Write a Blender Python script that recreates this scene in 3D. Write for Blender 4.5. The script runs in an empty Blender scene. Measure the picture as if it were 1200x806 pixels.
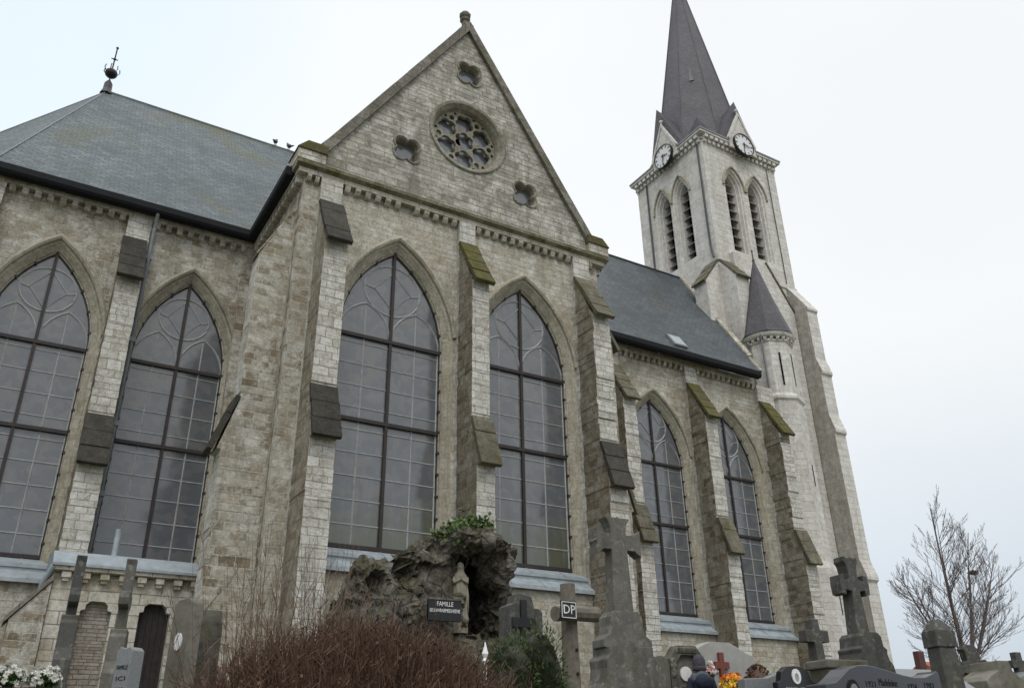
import bpy, bmesh, math, random
from mathutils import Vector, Matrix, noise as mnoise
from mathutils.geometry import tessellate_polygon
R = math.radians
random.seed(7)
SC = bpy.context.scene
COL = SC.collection

# ------------------------------------------------------------------ camera
cam_data = bpy.data.cameras.new('camera')
cam = bpy.data.objects.new('camera', cam_data); COL.objects.link(cam)
XA = (0.85805754, -0.51332213, -0.01541572)      # world right, down, forward axes of the camera
YA = (0.21381259, 0.38437462, -0.8980759)
ZA = (0.46692764, 0.76730473, 0.43957028)
m = Matrix(((XA[0], -YA[0], -ZA[0], 0), (XA[1], -YA[1], -ZA[1], 0), (XA[2], -YA[2], -ZA[2], 0), (0, 0, 0, 1)))
cam.matrix_world = m
cam_data.sensor_width = 36; cam_data.lens = 29.94; cam_data.clip_end = 2000; cam_data.clip_start = 0.05
SC.camera = cam

# ------------------------------------------------------------------ sky and sun
SUN_EL, SUN_AZ = R(52), R(200)                    # azimuth clockwise from +Y
W = bpy.data.worlds.new('World'); SC.world = W; W.use_nodes = True
nt = W.node_tree; nt.nodes.clear()
sky = nt.nodes.new('ShaderNodeTexSky'); sky.sky_type = 'NISHITA'; sky.sun_disc = False
sky.sun_elevation = SUN_EL; sky.sun_rotation = SUN_AZ; sky.air_density = 1.0; sky.dust_density = 4.0
tc = nt.nodes.new('ShaderNodeTexCoord')
sep = nt.nodes.new('ShaderNodeSeparateXYZ'); nt.links.new(tc.outputs['Generated'], sep.inputs[0])
ramp = nt.nodes.new('ShaderNodeValToRGB')
el = ramp.color_ramp.elements
el[0].position = 0.0; el[0].color = (0.47, 0.53, 0.60, 1)
el[1].position = 0.42; el[1].color = (0.825, 0.842, 0.848, 1)
e = el.new(0.18); e.color = (0.62, 0.675, 0.725, 1)
e = el.new(0.76); e.color = (0.82, 0.845, 0.86, 1)
e = el.new(1.0); e.color = (1.9, 1.93, 1.96, 1)
nt.links.new(sep.outputs['Z'], ramp.inputs[0])
nz = nt.nodes.new('ShaderNodeTexNoise'); nz.inputs['Scale'].default_value = 1.6; nz.inputs['Detail'].default_value = 4
nt.links.new(tc.outputs['Generated'], nz.inputs['Vector'])
mr = nt.nodes.new('ShaderNodeMapRange'); mr.inputs['From Min'].default_value = .3; mr.inputs['From Max'].default_value = .7
mr.inputs['To Min'].default_value = 9.55; mr.inputs['To Max'].default_value = 10.4
nt.links.new(nz.outputs['Fac'], mr.inputs['Value'])
vm = nt.nodes.new('ShaderNodeVectorMath'); vm.operation = 'SCALE'
nt.links.new(ramp.outputs['Color'], vm.inputs[0]); nt.links.new(mr.outputs[0], vm.inputs['Scale'])
mx = nt.nodes.new('ShaderNodeMix'); mx.data_type = 'RGBA'; mx.inputs['Factor'].default_value = 0.93
dp = nt.nodes.new('ShaderNodeVectorMath'); dp.operation = 'DOT_PRODUCT'; nt.links.new(tc.outputs['Generated'], dp.inputs[0]); dp.inputs[1].default_value = (-.138, .738, .661)   # a thinner, bluer patch of cloud over the choir
br_ = nt.nodes.new('ShaderNodeMapRange'); br_.interpolation_type = 'SMOOTHSTEP'; br_.inputs['From Min'].default_value = .93; br_.inputs['From Max'].default_value = 1.0
nt.links.new(dp.outputs['Value'], br_.inputs['Value'])
bl_ = nt.nodes.new('ShaderNodeMix'); bl_.data_type = 'RGBA'; bl_.blend_type = 'MULTIPLY'; bl_.inputs['B'].default_value = (.87, .955, 1.02, 1)
nt.links.new(br_.outputs[0], bl_.inputs['Factor']); nt.links.new(vm.outputs[0], bl_.inputs['A'])
nt.links.new(sky.outputs[0], mx.inputs['A']); nt.links.new(bl_.outputs['Result'], mx.inputs['B'])
bg = nt.nodes.new('ShaderNodeBackground'); bg.inputs['Strength'].default_value = 0.1
nt.links.new(mx.outputs['Result'], bg.inputs['Color'])
wo = nt.nodes.new('ShaderNodeOutputWorld'); nt.links.new(bg.outputs[0], wo.inputs['Surface'])
sd = bpy.data.lights.new('sun', 'SUN'); sd.energy = 0.85; sd.angle = R(25); sd.color = (1, .97, .92)
so = bpy.data.objects.new('sun', sd); COL.objects.link(so)
sv = Vector((math.sin(SUN_AZ)*math.cos(SUN_EL), math.cos(SUN_AZ)*math.cos(SUN_EL), math.sin(SUN_EL)))
so.rotation_euler = sv.to_track_quat('Z', 'Y').to_euler()
vs = SC.view_settings
vs.view_transform = 'Standard'; vs.look = 'None'; vs.exposure = 0.3; vs.gamma = 1; vs.use_curve_mapping = False
SC.cycles.max_bounces = 6; SC.cycles.transparent_max_bounces = 8

# ------------------------------------------------------------------ materials
class NT:
    def __init__(s, name):
        s.m = bpy.data.materials.new(name); s.m.use_nodes = True
        s.t = s.m.node_tree; s.t.nodes.clear()
        s.out = s.t.nodes.new('ShaderNodeOutputMaterial')
        s.b = s.t.nodes.new('ShaderNodeBsdfPrincipled'); s.l(s.b.outputs[0], s.out.inputs['Surface'])
        s.tc = s.t.nodes.new('ShaderNodeTexCoord')
    def l(s, a, b): s.t.links.new(a, b)
    def n(s, typ, **kw):
        x = s.t.nodes.new(typ)
        for k, v in kw.items():
            k = k.replace('_', ' ')
            if k in x.inputs:
                if hasattr(v, 'is_output'): s.l(v, x.inputs[k])
                else: x.inputs[k].default_value = v
            else: setattr(x, k.replace(' ', '_'), v)
        return x
    def noise(s, scale, detail=4, vec=None, rough=.6, stretch=None):
        v = vec or s.tc.outputs['Object']
        if stretch: v = s.n('ShaderNodeMapping', Vector=v, Scale=stretch).outputs[0]
        return s.n('ShaderNodeTexNoise', Vector=v, Scale=scale, Detail=detail, Roughness=rough).outputs['Fac']
    def ramp(s, fac, stops, interp='LINEAR'):
        x = s.n('ShaderNodeValToRGB', Fac=fac); cr = x.color_ramp; cr.interpolation = interp
        cr.elements[0].position = stops[0][0]; cr.elements[1].position = stops[-1][0]
        f = lambda c: (c, c, c, 1) if isinstance(c, (int, float)) else (*c, 1)
        cr.elements[0].color = f(stops[0][1]); cr.elements[1].color = f(stops[-1][1])
        for p, c in stops[1:-1]: cr.elements.new(p).color = f(c)
        return x.outputs['Color']
    def mix(s, fac, a, b, mode='MIX'):
        x = s.t.nodes.new('ShaderNodeMix'); x.data_type = 'RGBA'; x.blend_type = mode
        for k, v in (('Factor', fac), ('A', a), ('B', b)):
            if hasattr(v, 'is_output'): s.l(v, x.inputs[k])
            elif k == 'Factor': x.inputs[k].default_value = v
            else: x.inputs[k].default_value = (*v, 1) if len(v) == 3 else v
        return x.outputs['Result']
    def math(s, op, a, b=0.0):
        x = s.t.nodes.new('ShaderNodeMath'); x.operation = op
        for i, v in enumerate((a, b)):
            if hasattr(v, 'is_output'): s.l(v, x.inputs[i])
            else: x.inputs[i].default_value = v
        return x.outputs[0]
    def bump(s, h, dist, strength=1):
        b = s.n('ShaderNodeBump', Height=h, Distance=dist, Strength=strength)
        s.l(b.outputs[0], s.b.inputs['Normal'])
    def fin(s, col, rough=.85, spec=.3, metal=0):
        for k, v in (('Base Color', col), ('Roughness', rough), ('Specular IOR Level', spec), ('Metallic', metal)):
            if hasattr(v, 'is_output'): s.l(v, s.b.inputs[k])
            elif k == 'Base Color': s.b.inputs[k].default_value = (*v, 1)
            else: s.b.inputs[k].default_value = v
        return s.m

def mat_stone(name, tones, mortar, bw=.46, bh=.24, ms=.012, stain=(.16, .12, .07), stain_amt=.6, grime=(.09, .085, .07),
              grime_amt=.5, white=0, moss=0, bump=.02, warp=.03, fine=.35, brown=0, pits=.35, mossr=(.5, .62)):
    s = NT(name)
    uv = s.tc.outputs['UV']
    wn = s.n('ShaderNodeTexNoise', Vector=uv, Scale=2.2, Detail=3)
    off = s.n('ShaderNodeVectorMath', operation='SUBTRACT'); s.l(wn.outputs['Color'], off.inputs[0]); off.inputs[1].default_value = (.5, .5, .5)
    sc = s.n('ShaderNodeVectorMath', operation='SCALE'); s.l(off.outputs[0], sc.inputs[0]); sc.inputs['Scale'].default_value = warp
    ad = s.n('ShaderNodeVectorMath', operation='ADD'); s.l(uv, ad.inputs[0]); s.l(sc.outputs[0], ad.inputs[1])
    sv_ = s.n('ShaderNodeSeparateXYZ', Vector=ad.outputs[0]); vy = sv_.outputs['Y']
    vy2 = s.math('ADD', vy, s.math('ADD', s.math('MULTIPLY', s.math('SINE', s.math('MULTIPLY', vy, 5.3)), .045), s.math('MULTIPLY', s.math('SINE', s.math('MULTIPLY', vy, 2.17)), .06)))
    cv_ = s.n('ShaderNodeCombineXYZ'); s.l(sv_.outputs['X'], cv_.inputs['X']); s.l(vy2, cv_.inputs['Y'])
    def lattice(w_, sq):
        br = s.n('ShaderNodeTexBrick', Vector=cv_.outputs[0], Scale=1.0)
        br.inputs['Color1'].default_value = (0, 0, 0, 1); br.inputs['Color2'].default_value = (1, 1, 1, 1); br.inputs['Mortar'].default_value = (.5, .5, .5, 1)
        br.inputs['Mortar Size'].default_value = ms; br.inputs['Mortar Smooth'].default_value = .35
        br.inputs['Brick Width'].default_value = w_; br.inputs['Row Height'].default_value = bh; br.inputs['Bias'].default_value = 0
        br.offset = .5; br.squash = sq; br.squash_frequency = 3
        return br
    b1, b2 = lattice(bw, 1.35), lattice(bw*1.55, .75)
    lm = s.ramp(s.noise(.55, 2, vec=uv), [(.5, 0.), (.505, 1.)])
    class BR: pass
    br = BR(); br.outputs = {'Color': s.mix(lm, b1.outputs['Color'], b2.outputs['Color']), 'Fac': s.mix(lm, b1.outputs['Fac'], b2.outputs['Fac'])}
    # a second, wider lattice gives runs of a few stones a common tone
    n = len(tones)
    base = s.ramp(br.outputs['Color'], [(i/(n-1), c) for i, c in enumerate(tones)])
    if brown:
        cl = s.ramp(s.noise(.42, 4, rough=.6), [(.42, .12), (.6, 1.)])
        pk = s.ramp(br.outputs['Color'], [(.38, 1.), (.5, 0.)])
        pk2 = s.ramp(br.outputs['Color'], [(.12, .0), (.2, 1.)])
        bc = s.mix(pk2, (.16, .128, .083), (.25, .205, .138))
        base = s.mix(s.math('MULTIPLY', s.math('MULTIPLY', cl, pk), brown), base, bc)
    st = s.noise(.55, 7, rough=.68)
    c = s.mix(s.math('MULTIPLY', s.ramp(st, [(.46, 0.), (.66, 1.)]), stain_amt), base, s.mix(.55, base, stain))
    st2 = s.noise(3.1, 6, rough=.7)
    c = s.mix(s.math('MULTIPLY', s.ramp(st2, [(.5, 0.), (.68, 1.)]), stain_amt), c, s.mix(.6, base, stain))
    gr = s.noise(1.0, 6, stretch=(2.2, 2.2, .22), rough=.65)
    c = s.mix(s.math('MULTIPLY', s.ramp(gr, [(.5, 0.), (.72, 1.)]), grime_amt), c, grime)
    if white:
        wh = s.noise(1.7, 8, rough=.72)
        c = s.mix(s.math('MULTIPLY', s.ramp(wh, [(.5, 0.), (.6, 1.)]), white), c, (.66, .65, .61))
    mfac = s.math('MULTIPLY', br.outputs['Fac'], s.ramp(s.noise(1.3, 4), [(.3, .4), (.6, 1.)]))
    c = s.mix(mfac, c, mortar)
    if moss:
        mo = s.noise(1.1, 7, rough=.7)
        c = s.mix(s.math('MULTIPLY', s.ramp(mo, [(mossr[0], 0.), (mossr[1], 1.)]), moss), c, s.mix(s.noise(5, 4), (.06, .06, .022), (.15, .135, .045)))
    fn = s.noise(14, 8, rough=.75)
    pt = s.math('MULTIPLY', s.ramp(s.noise(22, 5, rough=.8), [(.54, 0.), (.66, 1.)]), s.ramp(s.noise(1.6, 4), [(.4, .2), (.6, 1.)]))
    c = s.mix(s.math('MULTIPLY', pt, pits), c, (.09, .08, .06))
    c = s.mix(fine, c, s.ramp(fn, [(.3, .05), (.5, .5), (.72, 1.)]), 'OVERLAY')
    c = s.mix(.3, c, s.ramp(s.noise(4.5, 5, rough=.7), [(.3, .2), (.5, .5), (.7, .88)]), 'OVERLAY')
    h = s.math('ADD', s.math('MULTIPLY', br.outputs['Fac'], -1.0), s.math('MULTIPLY', br.outputs['Color'], .35))
    h = s.math('ADD', h, s.math('MULTIPLY', fn, 1.1)); h = s.math('ADD', h, s.math('MULTIPLY', st2, 1.2))
    s.bump(h, bump)
    return s.fin(c, .93, .15)

M = {}
M['wall'] = mat_stone('weathered_wall_stone', [(.33, .295, .225), (.41, .38, .312), (.455, .43, .368), (.5, .48, .425)], (.52, .5, .44), bw=.3, bh=.2, ms=.013, stain=(.2, .15, .085), stain_amt=.75, grime=(.12, .11, .095), grime_amt=.5, white=.6, bump=.03, warp=.07, brown=.8)
M['bay'] = mat_stone('plain_bay_stone', [(.4, .374, .305), (.44, .416, .348), (.465, .442, .378), (.5, .478, .42)], (.4, .378, .318), bw=.34, bh=.22, ms=.009, stain=(.27, .2, .11), stain_amt=.7, grime=(.17, .158, .135), grime_amt=.5, white=.45, bump=.018, warp=.05, brown=.25, pits=.2)
M['front'] = mat_stone('pale_front_stone', [(.5, .48, .42), (.58, .567, .515), (.63, .62, .575), (.68, .674, .635)], (.3, .28, .235), bh=.22, bw=.32, ms=.009, stain=(.24, .2, .13), stain_amt=.5, grime=(.16, .15, .125), grime_amt=.4, white=.5, bump=.035, warp=.06, brown=.2)
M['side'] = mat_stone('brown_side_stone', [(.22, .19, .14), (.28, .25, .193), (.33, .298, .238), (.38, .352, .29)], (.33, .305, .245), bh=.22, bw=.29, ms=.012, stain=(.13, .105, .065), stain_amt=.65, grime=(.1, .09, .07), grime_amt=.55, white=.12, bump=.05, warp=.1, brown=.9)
M['gable'] = mat_stone('gable_stone', [(.29, .274, .228), (.36, .343, .292), (.41, .395, .342), (.47, .457, .41)], (.2, .185, .15), bh=.185, bw=.62, ms=.010, stain=(.13, .115, .085), stain_amt=.6, grime=(.11, .108, .09), grime_amt=.5, white=.55, bump=.025)
M['dress'] = mat_stone('dressed_stone', [(.36, .332, .262), (.41, .382, .312), (.45, .424, .355)], (.3, .275, .215), bh=.42, bw=.7, ms=.008, stain=(.2, .17, .1), stain_amt=.5, grime_amt=.4, bump=.01, warp=.01)
M['band'] = mat_stone('cornice_stone', [(.36, .33, .26), (.46, .43, .36), (.53, .51, .45)], (.25, .23, .18), bh=.3, bw=.6, ms=.01, stain_amt=.5, grime_amt=.5, white=.35, bump=.02)
M['string'] = mat_stone('mossy_string_stone', [(.19, .18, .125), (.26, .245, .18), (.3, .285, .22)], (.15, .14, .1), bh=.5, bw=.9, ms=.008, stain=(.08, .085, .03), stain_amt=.9, grime_amt=.6, moss=.8, bump=.02)
M['coping'] = mat_stone('dark_coping_stone', [(.17, .16, .135), (.21, .2, .17), (.26, .248, .215)], (.1, .09, .07), bh=.6, bw=.7, ms=.01, stain=(.09, .08, .055), stain_amt=.7, grime_amt=.5, moss=.25, bump=.015)
M['tower'] = mat_stone('pale_tower_stone', [(.56, .54, .5), (.62, .605, .57), (.67, .66, .63)], (.46, .44, .4), bh=.3, bw=.62, ms=.008, stain=(.42, .38, .31), stain_amt=.45, grime=(.32, .305, .275), grime_amt=.45, bump=.012, warp=.01, fine=.22, pits=.12)
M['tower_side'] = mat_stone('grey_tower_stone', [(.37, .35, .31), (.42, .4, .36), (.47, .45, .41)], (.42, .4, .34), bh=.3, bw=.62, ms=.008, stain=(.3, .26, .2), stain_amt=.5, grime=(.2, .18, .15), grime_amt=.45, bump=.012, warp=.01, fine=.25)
M['rosestone'] = mat_stone('grey_rose_stone', [(.25, .235, .19), (.3, .285, .235), (.34, .325, .275)], (.2, .19, .15), bh=.5, bw=.6, ms=.006, stain=(.14, .13, .09), stain_amt=.7, grime_amt=.4, moss=.25, bump=.012, warp=.01)
M['slab_dark'] = mat_stone('black_weathering_slab', [(.042, .04, .035), (.06, .057, .05)], (.03, .028, .025), bh=3, bw=5, ms=.001, stain=(.1, .096, .078), stain_amt=.6, grime=(.028, .026, .022), grime_amt=.5, bump=.02)
M['slab_moss'] = mat_stone('mossy_weathering_slab', [(.085, .075, .05), (.12, .105, .07)], (.05, .045, .03), bh=3, bw=5, ms=.001, stain=(.16, .145, .1), stain_amt=.6, grime=(.05, .045, .03), grime_amt=.4, moss=.95, bump=.03, mossr=(.36, .5))
M['slab_lichen'] = mat_stone('lichen_weathering_slab', [(.14, .13, .095), (.2, .185, .14)], (.06, .05, .035), bh=3, bw=5, ms=.001, stain=(.07, .066, .045), stain_amt=.9, grime=(.05, .046, .035), grime_amt=.6, moss=.55, bump=.04)
M['annex'] = mat_stone('annex_white_stone', [(.4, .36, .28), (.55, .52, .45), (.62, .6, .54)], (.24, .21, .17), bh=.3, bw=.62, ms=.014, stain=(.3, .25, .16), stain_amt=.5, grime_amt=.4, white=.5, bump=.02)
M['brickfill'] = mat_stone('grey_brick_infill', [(.24, .21, .18), (.3, .27, .235), (.34, .31, .27)], (.13, .115, .1), bh=.085, bw=.26, ms=.009, stain_amt=.25, grime_amt=.35, bump=.015, warp=.015)

def mat_slate(name, tones, bw, bh, moss=.3, mosscol=(.1, .105, .06), rough=.5, spec=.5):
    s = NT(name); uv = s.tc.outputs['UV']
    br = s.n('ShaderNodeTexBrick', Vector=uv, Scale=1.0)
    br.inputs['Color1'].default_value = (0, 0, 0, 1); br.inputs['Color2'].default_value = (1, 1, 1, 1); br.inputs['Mortar'].default_value = (.3, .3, .3, 1)
    br.inputs['Mortar Size'].default_value = .006; br.inputs['Mortar Smooth'].default_value = .2
    br.inputs['Brick Width'].default_value = bw; br.inputs['Row Height'].default_value = bh
    n = len(tones); c = s.ramp(br.outputs['Color'], [(i/(n-1), t) for i, t in enumerate(tones)])
    pt = s.noise(.5, 7, rough=.68); c = s.mix(s.ramp(pt, [(.4, 0.), (.66, .6)]), c, tuple(x*.6 for x in tones[0]))
    mo = s.noise(.28, 6, rough=.6); c = s.mix(s.math('MULTIPLY', s.ramp(mo, [(.52, 0.), (.66, 1.)]), moss), c, mosscol)
    fn = s.noise(9, 6, rough=.7); c = s.mix(.3, c, s.ramp(fn, [(.3, .1), (.75, 1.)]), 'OVERLAY')
    c = s.mix(s.math('MULTIPLY', br.outputs['Fac'], .5), c, (.03, .03, .032))
    # each course tilts: a saw tooth up the slope
    sx = s.n('ShaderNodeSeparateXYZ', Vector=uv)
    saw = s.math('FRACT', s.math('DIVIDE', sx.outputs['Y'], bh))
    h = s.math('SUBTRACT', s.math('MULTIPLY', br.outputs['Color'], .5), s.math('MULTIPLY', saw, 1.1))
    h = s.math('SUBTRACT', h, br.outputs['Fac'])
    s.bump(h, .02)
    return s.fin(c, rough, spec)
M['slate_choir'] = mat_slate('blue_grey_slate', [(.088, .11, .12), (.11, .135, .145), (.148, .171, .178)], .28, .17, .9, rough=.62, spec=.22)
M['slate_nave'] = mat_slate('dark_slate', [(.055, .067, .076), (.075, .089, .1), (.095, .11, .12)], .3, .2, .35, (.06, .06, .035), .55, .35)
M['slate_spire'] = mat_slate('plum_slate', [(.075, .07, .081), (.09, .084, .096), (.106, .1, .111)], .2, .12, .1, (.07, .06, .06), .6, .35)

def mat_plain(name, c, rough=.6, spec=.4, metal=0, var=.25, nscale=6, bump=0, c2=None):
    s = NT(name); nf = s.noise(nscale, 6, rough=.7)
    a = c2 or tuple(x*(1-var) for x in c); b = c if c2 else tuple(min(1, x*(1+var)) for x in c)
    col = s.ramp(nf, [(.3, a), (.7, b)])
    if bump: s.bump(nf, bump)
    return s.fin(col, rough, spec, metal)
M['zinc'] = mat_plain('blue_grey_zinc', (.32, .365, .395), .5, .5, 0, .25, 3.5, .004)
M['lead'] = mat_plain('lead_sheet', (.2, .215, .23), .5, .5, 0, .2, 3)
M['gutter'] = mat_plain('black_gutter', (.011, .012, .015), .75, .2, 0, .3, 3)
M['bar'] = mat_plain('brown_iron_bar', (.04, .034, .032), .6, .3)
M['pipe'] = mat_plain('grey_zinc_pipe', (.16, .18, .19), .45, .5)
M['dark_pipe'] = mat_plain('dark_iron_pipe', (.05, .052, .06), .5, .4)
M['iron'] = mat_plain('black_iron', (.014, .014, .016), .5, .4)
M['void'] = mat_plain('dark_interior', (.012, .012, .012), .9, .1)
M['came'] = mat_plain('pale_window_tracery', (.37, .385, .39), .8, .2)
M['louvre'] = mat_plain('grey_louvre_board', (.2, .19, .18), .8, .2)
M['oak'] = mat_plain('dark_oak_door', (.03, .025, .023), .6, .3, 0, .4, 8, .003)
M['white_enamel'] = mat_plain('white_enamel', (.68, .69, .69), .3, .5, 0, .04)
M['black_paint'] = mat_plain('black_paint', (.012, .012, .014), .4, .4)
M['white_paint'] = mat_plain('white_paint', (.75, .75, .74), .5, .4, 0, .06)

def mat_glass(name, tint, alpha, moss=0):
    s = NT(name)
    n1 = s.noise(1.2, 5); c = s.ramp(n1, [(.3, tuple(x*.75 for x in tint)), (.7, tint)])
    vo = s.n('ShaderNodeTexVoronoi', Vector=s.tc.outputs['Object'], Scale=5.0); vs_ = s.n('ShaderNodeSeparateColor', Color=vo.outputs['Color'])
    c = s.mix(.4, c, s.ramp(vs_.outputs[0], [(0, (.08, .085, .1)), (.5, (.13, .125, .12)), (.8, (.17, .14, .13)), (1, (.26, .26, .25))], 'CONSTANT'))
    if moss:
        sx = s.n('ShaderNodeSeparateXYZ', Vector=s.tc.outputs['Object'])
        stk = s.noise(1.0, 6, stretch=(3.5, 3.5, .25), rough=.6)
        bl = s.noise(.55, 2)
        low = s.n('ShaderNodeMapRange', Value=sx.outputs['Z']); low.inputs['From Min'].default_value = 3.85; low.inputs['From Max'].default_value = 7.0
        low.inputs['To Min'].default_value = .5; low.inputs['To Max'].default_value = 0
        f = s.ramp(s.math('ADD', s.math('MULTIPLY', stk, .8), s.math('ADD', low.outputs[0], s.math('MULTIPLY', bl, .3))), [(.78, 0.), (1.0, 1.)])
        f = s.math('MULTIPLY', f, moss); c = s.mix(f, c, (.085, .09, .035))
    bw = s.noise(1.1, 2); s.bump(bw, .01)
    s.b.inputs['IOR'].default_value = 1.75
    return s.fin(c, .13, .5)
M['pane'] = mat_glass('dusty_glazing', (.158, .174, .192), 1)
M['pane_moss'] = mat_glass('mossy_dusty_glazing', (.158, .174, .192), 1, .65)
M['pane_rose'] = mat_glass('pale_rose_glazing', (.25, .27, .28), .85)
# ------------------------------------------------------------------ mesh builder
OFF = {}
def tagp(o, label=None, cat=None, group=None, kind=None):
    if label: o['label'] = label
    if cat: o['category'] = cat
    if group: o['group'] = group
    if kind: o['kind'] = kind
    return o
def thing(name, label, cat, loc=(0, 0, 0), rz=0, group=None):
    o = bpy.data.objects.new(name, None); COL.objects.link(o); o.empty_display_size = .3
    o.location = loc; o.rotation_euler = (0, 0, rz)
    OFF[o.name] = Vector((0, 0, 0))
    return tagp(o, label, cat, group)

class MB:
    def __init__(s): s.v = []; s.f = []; s.mi = []
    def add(s, vs, fs, mi=0):
        b = len(s.v); s.v += [Vector(p) for p in vs]
        for f in fs: s.f.append(tuple(b+i for i in f)); s.mi.append(mi)
    def box(s, a, b, mi=0):
        (x0, y0, z0), (x1, y1, z1) = a, b
        s.add([(x0, y0, z0), (x1, y0, z0), (x1, y1, z0), (x0, y1, z0), (x0, y0, z1), (x1, y0, z1), (x1, y1, z1), (x0, y1, z1)],
              [(3, 2, 1, 0), (4, 5, 6, 7), (0, 1, 5, 4), (1, 2, 6, 5), (2, 3, 7, 6), (3, 0, 4, 7)], mi)
    def prism(s, poly, ext, mi=0, holes=(), axes=((1, 0, 0), (0, 0, 1)), org=(0, 0, 0), side_mi=None, back=True):
        """poly: 2-D outline in the plane spanned by axes at org, extruded by the vector ext; holes: more outlines"""
        ax, ay = Vector(axes[0]), Vector(axes[1]); org = Vector(org); ext = Vector(ext)
        loops = [list(poly)]+[list(h) for h in holes]
        P3 = [[org+ax*p[0]+ay*p[1] for p in lp] for lp in loops]
        flat = [p for lp in P3 for p in lp]; N = len(flat)
        tris = tessellate_polygon([[Vector((p[0], p[1], 0)) for p in lp] for lp in loops])
        nrm = ax.cross(ay); same = nrm.dot(ext) > 0
        fs = []
        for t in tris:
            a, b, c = (flat[i] for i in t)
            n_ = (b-a).cross(c-a)
            t2 = t if n_.dot(ext) < 0 else t[::-1]
            fs.append(tuple(t2))
        vsx = flat+[p+ext for p in flat] if ext.length > 0 else flat
        s_f = list(fs)
        if ext.length > 0 and back: s_f += [tuple(i+N for i in f[::-1]) for f in fs]
        s.add(vsx, s_f, mi)
        if ext.length > 0:
            b0 = 0; sf = []
            for li, lp in enumerate(loops):
                k = len(lp); area = sum(lp[i][0]*lp[(i+1) % k][1]-lp[(i+1) % k][0]*lp[i][1] for i in range(k))
                ccw = area > 0
                for i in range(k):
                    j = (i+1) % k; q = (b0+i, b0+j, b0+j+N, b0+i+N)
                    flip = (ccw == same) == (li == 0)
                    sf.append(q if flip else q[::-1])
                b0 += k
            bb = len(s.v)-len(vsx)
            for f in sf: s.f.append(tuple(bb+i for i in f)); s.mi.append(mi if side_mi is None else side_mi)
    def loft(s, rings, mi=0, closed=True, cap=False, flip=False):
        n = len(rings[0]); vs = [p for r in rings for p in r]; fs = []
        for k in range(len(rings)-1):
            for i in range(n if closed else n-1):
                j = (i+1) % n; q = (k*n+i, k*n+j, (k+1)*n+j, (k+1)*n+i); fs.append(q[::-1] if flip else q)
        if cap:
            a = tuple(range(n)); b = tuple((len(rings)-1)*n+i for i in range(n))
            fs += [a if flip else a[::-1], b[::-1] if flip else b]
        s.add(vs, fs, mi)
    def tube(s, pts, rad, sides=6, mi=0, cap=True):
        pts = [Vector(p) for p in pts]; rings = []
        if not isinstance(rad, (list, tuple)): rad = [rad]*len(pts)
        for i, p in enumerate(pts):
            d = (pts[min(i+1, len(pts)-1)]-pts[max(i-1, 0)])
            if d.length < 1e-9: d = Vector((0, 0, 1))
            d.normalize(); u = d.cross(Vector((0, 0, 1)) if abs(d.z) < .95 else Vector((1, 0, 0))).normalized(); w = d.cross(u)
            rings.append([p+(u*math.cos(a)+w*math.sin(a))*rad[i] for a in (math.tau*k/sides for k in range(sides))])
        s.loft(rings, mi, cap=cap)
    def lathe(s, prof, sides=16, c=(0, 0, 0), mi=0, sx=1, sy=1, rot=0):
        rings = [[(c[0]+r*sx*math.cos(rot+math.tau*k/sides), c[1]+r*sy*math.sin(rot+math.tau*k/sides), c[2]+z) for k in range(sides)] for r, z in prof]
        s.loft(rings, mi, cap=True)
    def ball(s, c, r, mi=0, n=8, m_=6, seed=None):
        prof = []
        rings = []
        if not isinstance(r, (tuple, list)): r = (r, r, r)
        for j in range(m_+1):
            t = math.pi*j/m_; rr = max(math.sin(t), 1e-3)
            rings.append([(c[0]+r[0]*rr*math.cos(math.tau*k/n), c[1]+r[1]*rr*math.sin(math.tau*k/n), c[2]-r[2]*math.cos(t)) for k in range(n)])
        s.loft(rings, mi, cap=True)
    def build(s, name, mats, parent=None, smooth=False, bevel=0):
        me = bpy.data.meshes.new(name)
        off = OFF.get(parent.name, Vector((0, 0, 0))) if parent else Vector((0, 0, 0))
        vs = [v-off for v in s.v]
        me.from_pydata(vs, [], s.f)
        if not isinstance(mats, (list, tuple)): mats = [mats]
        for mm in mats: me.materials.append(mm)
        me.polygons.foreach_set('material_index', s.mi)
        uvl = me.uv_layers.new(name='UVMap'); uvs = [0.0]*(2*len(me.loops)); Z = Vector((0, 0, 1))
        for p in me.polygons:
            n = p.normal; t = Z.cross(n)
            t = Vector((1, 0, 0)) if t.length < 1e-3 else t.normalized()
            b = n.cross(t)
            for li in p.loop_indices:
                q = s.v[me.loops[li].vertex_index]; uvs[2*li] = q.dot(t); uvs[2*li+1] = q.dot(b)
        uvl.data.foreach_set('uv', uvs)
        if smooth: me.polygons.foreach_set('use_smooth', [True]*len(me.polygons))
        me.update()
        o = bpy.data.objects.new(name, me); COL.objects.link(o)
        if parent: o.parent = parent; OFF[o.name] = off
        else: OFF[o.name] = Vector((0, 0, 0))
        if bevel:
            bv = o.modifiers.new('bevel', 'BEVEL'); bv.width = bevel; bv.segments = 2; bv.limit_method = 'ANGLE'; bv.angle_limit = R(40)
        return o

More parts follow.
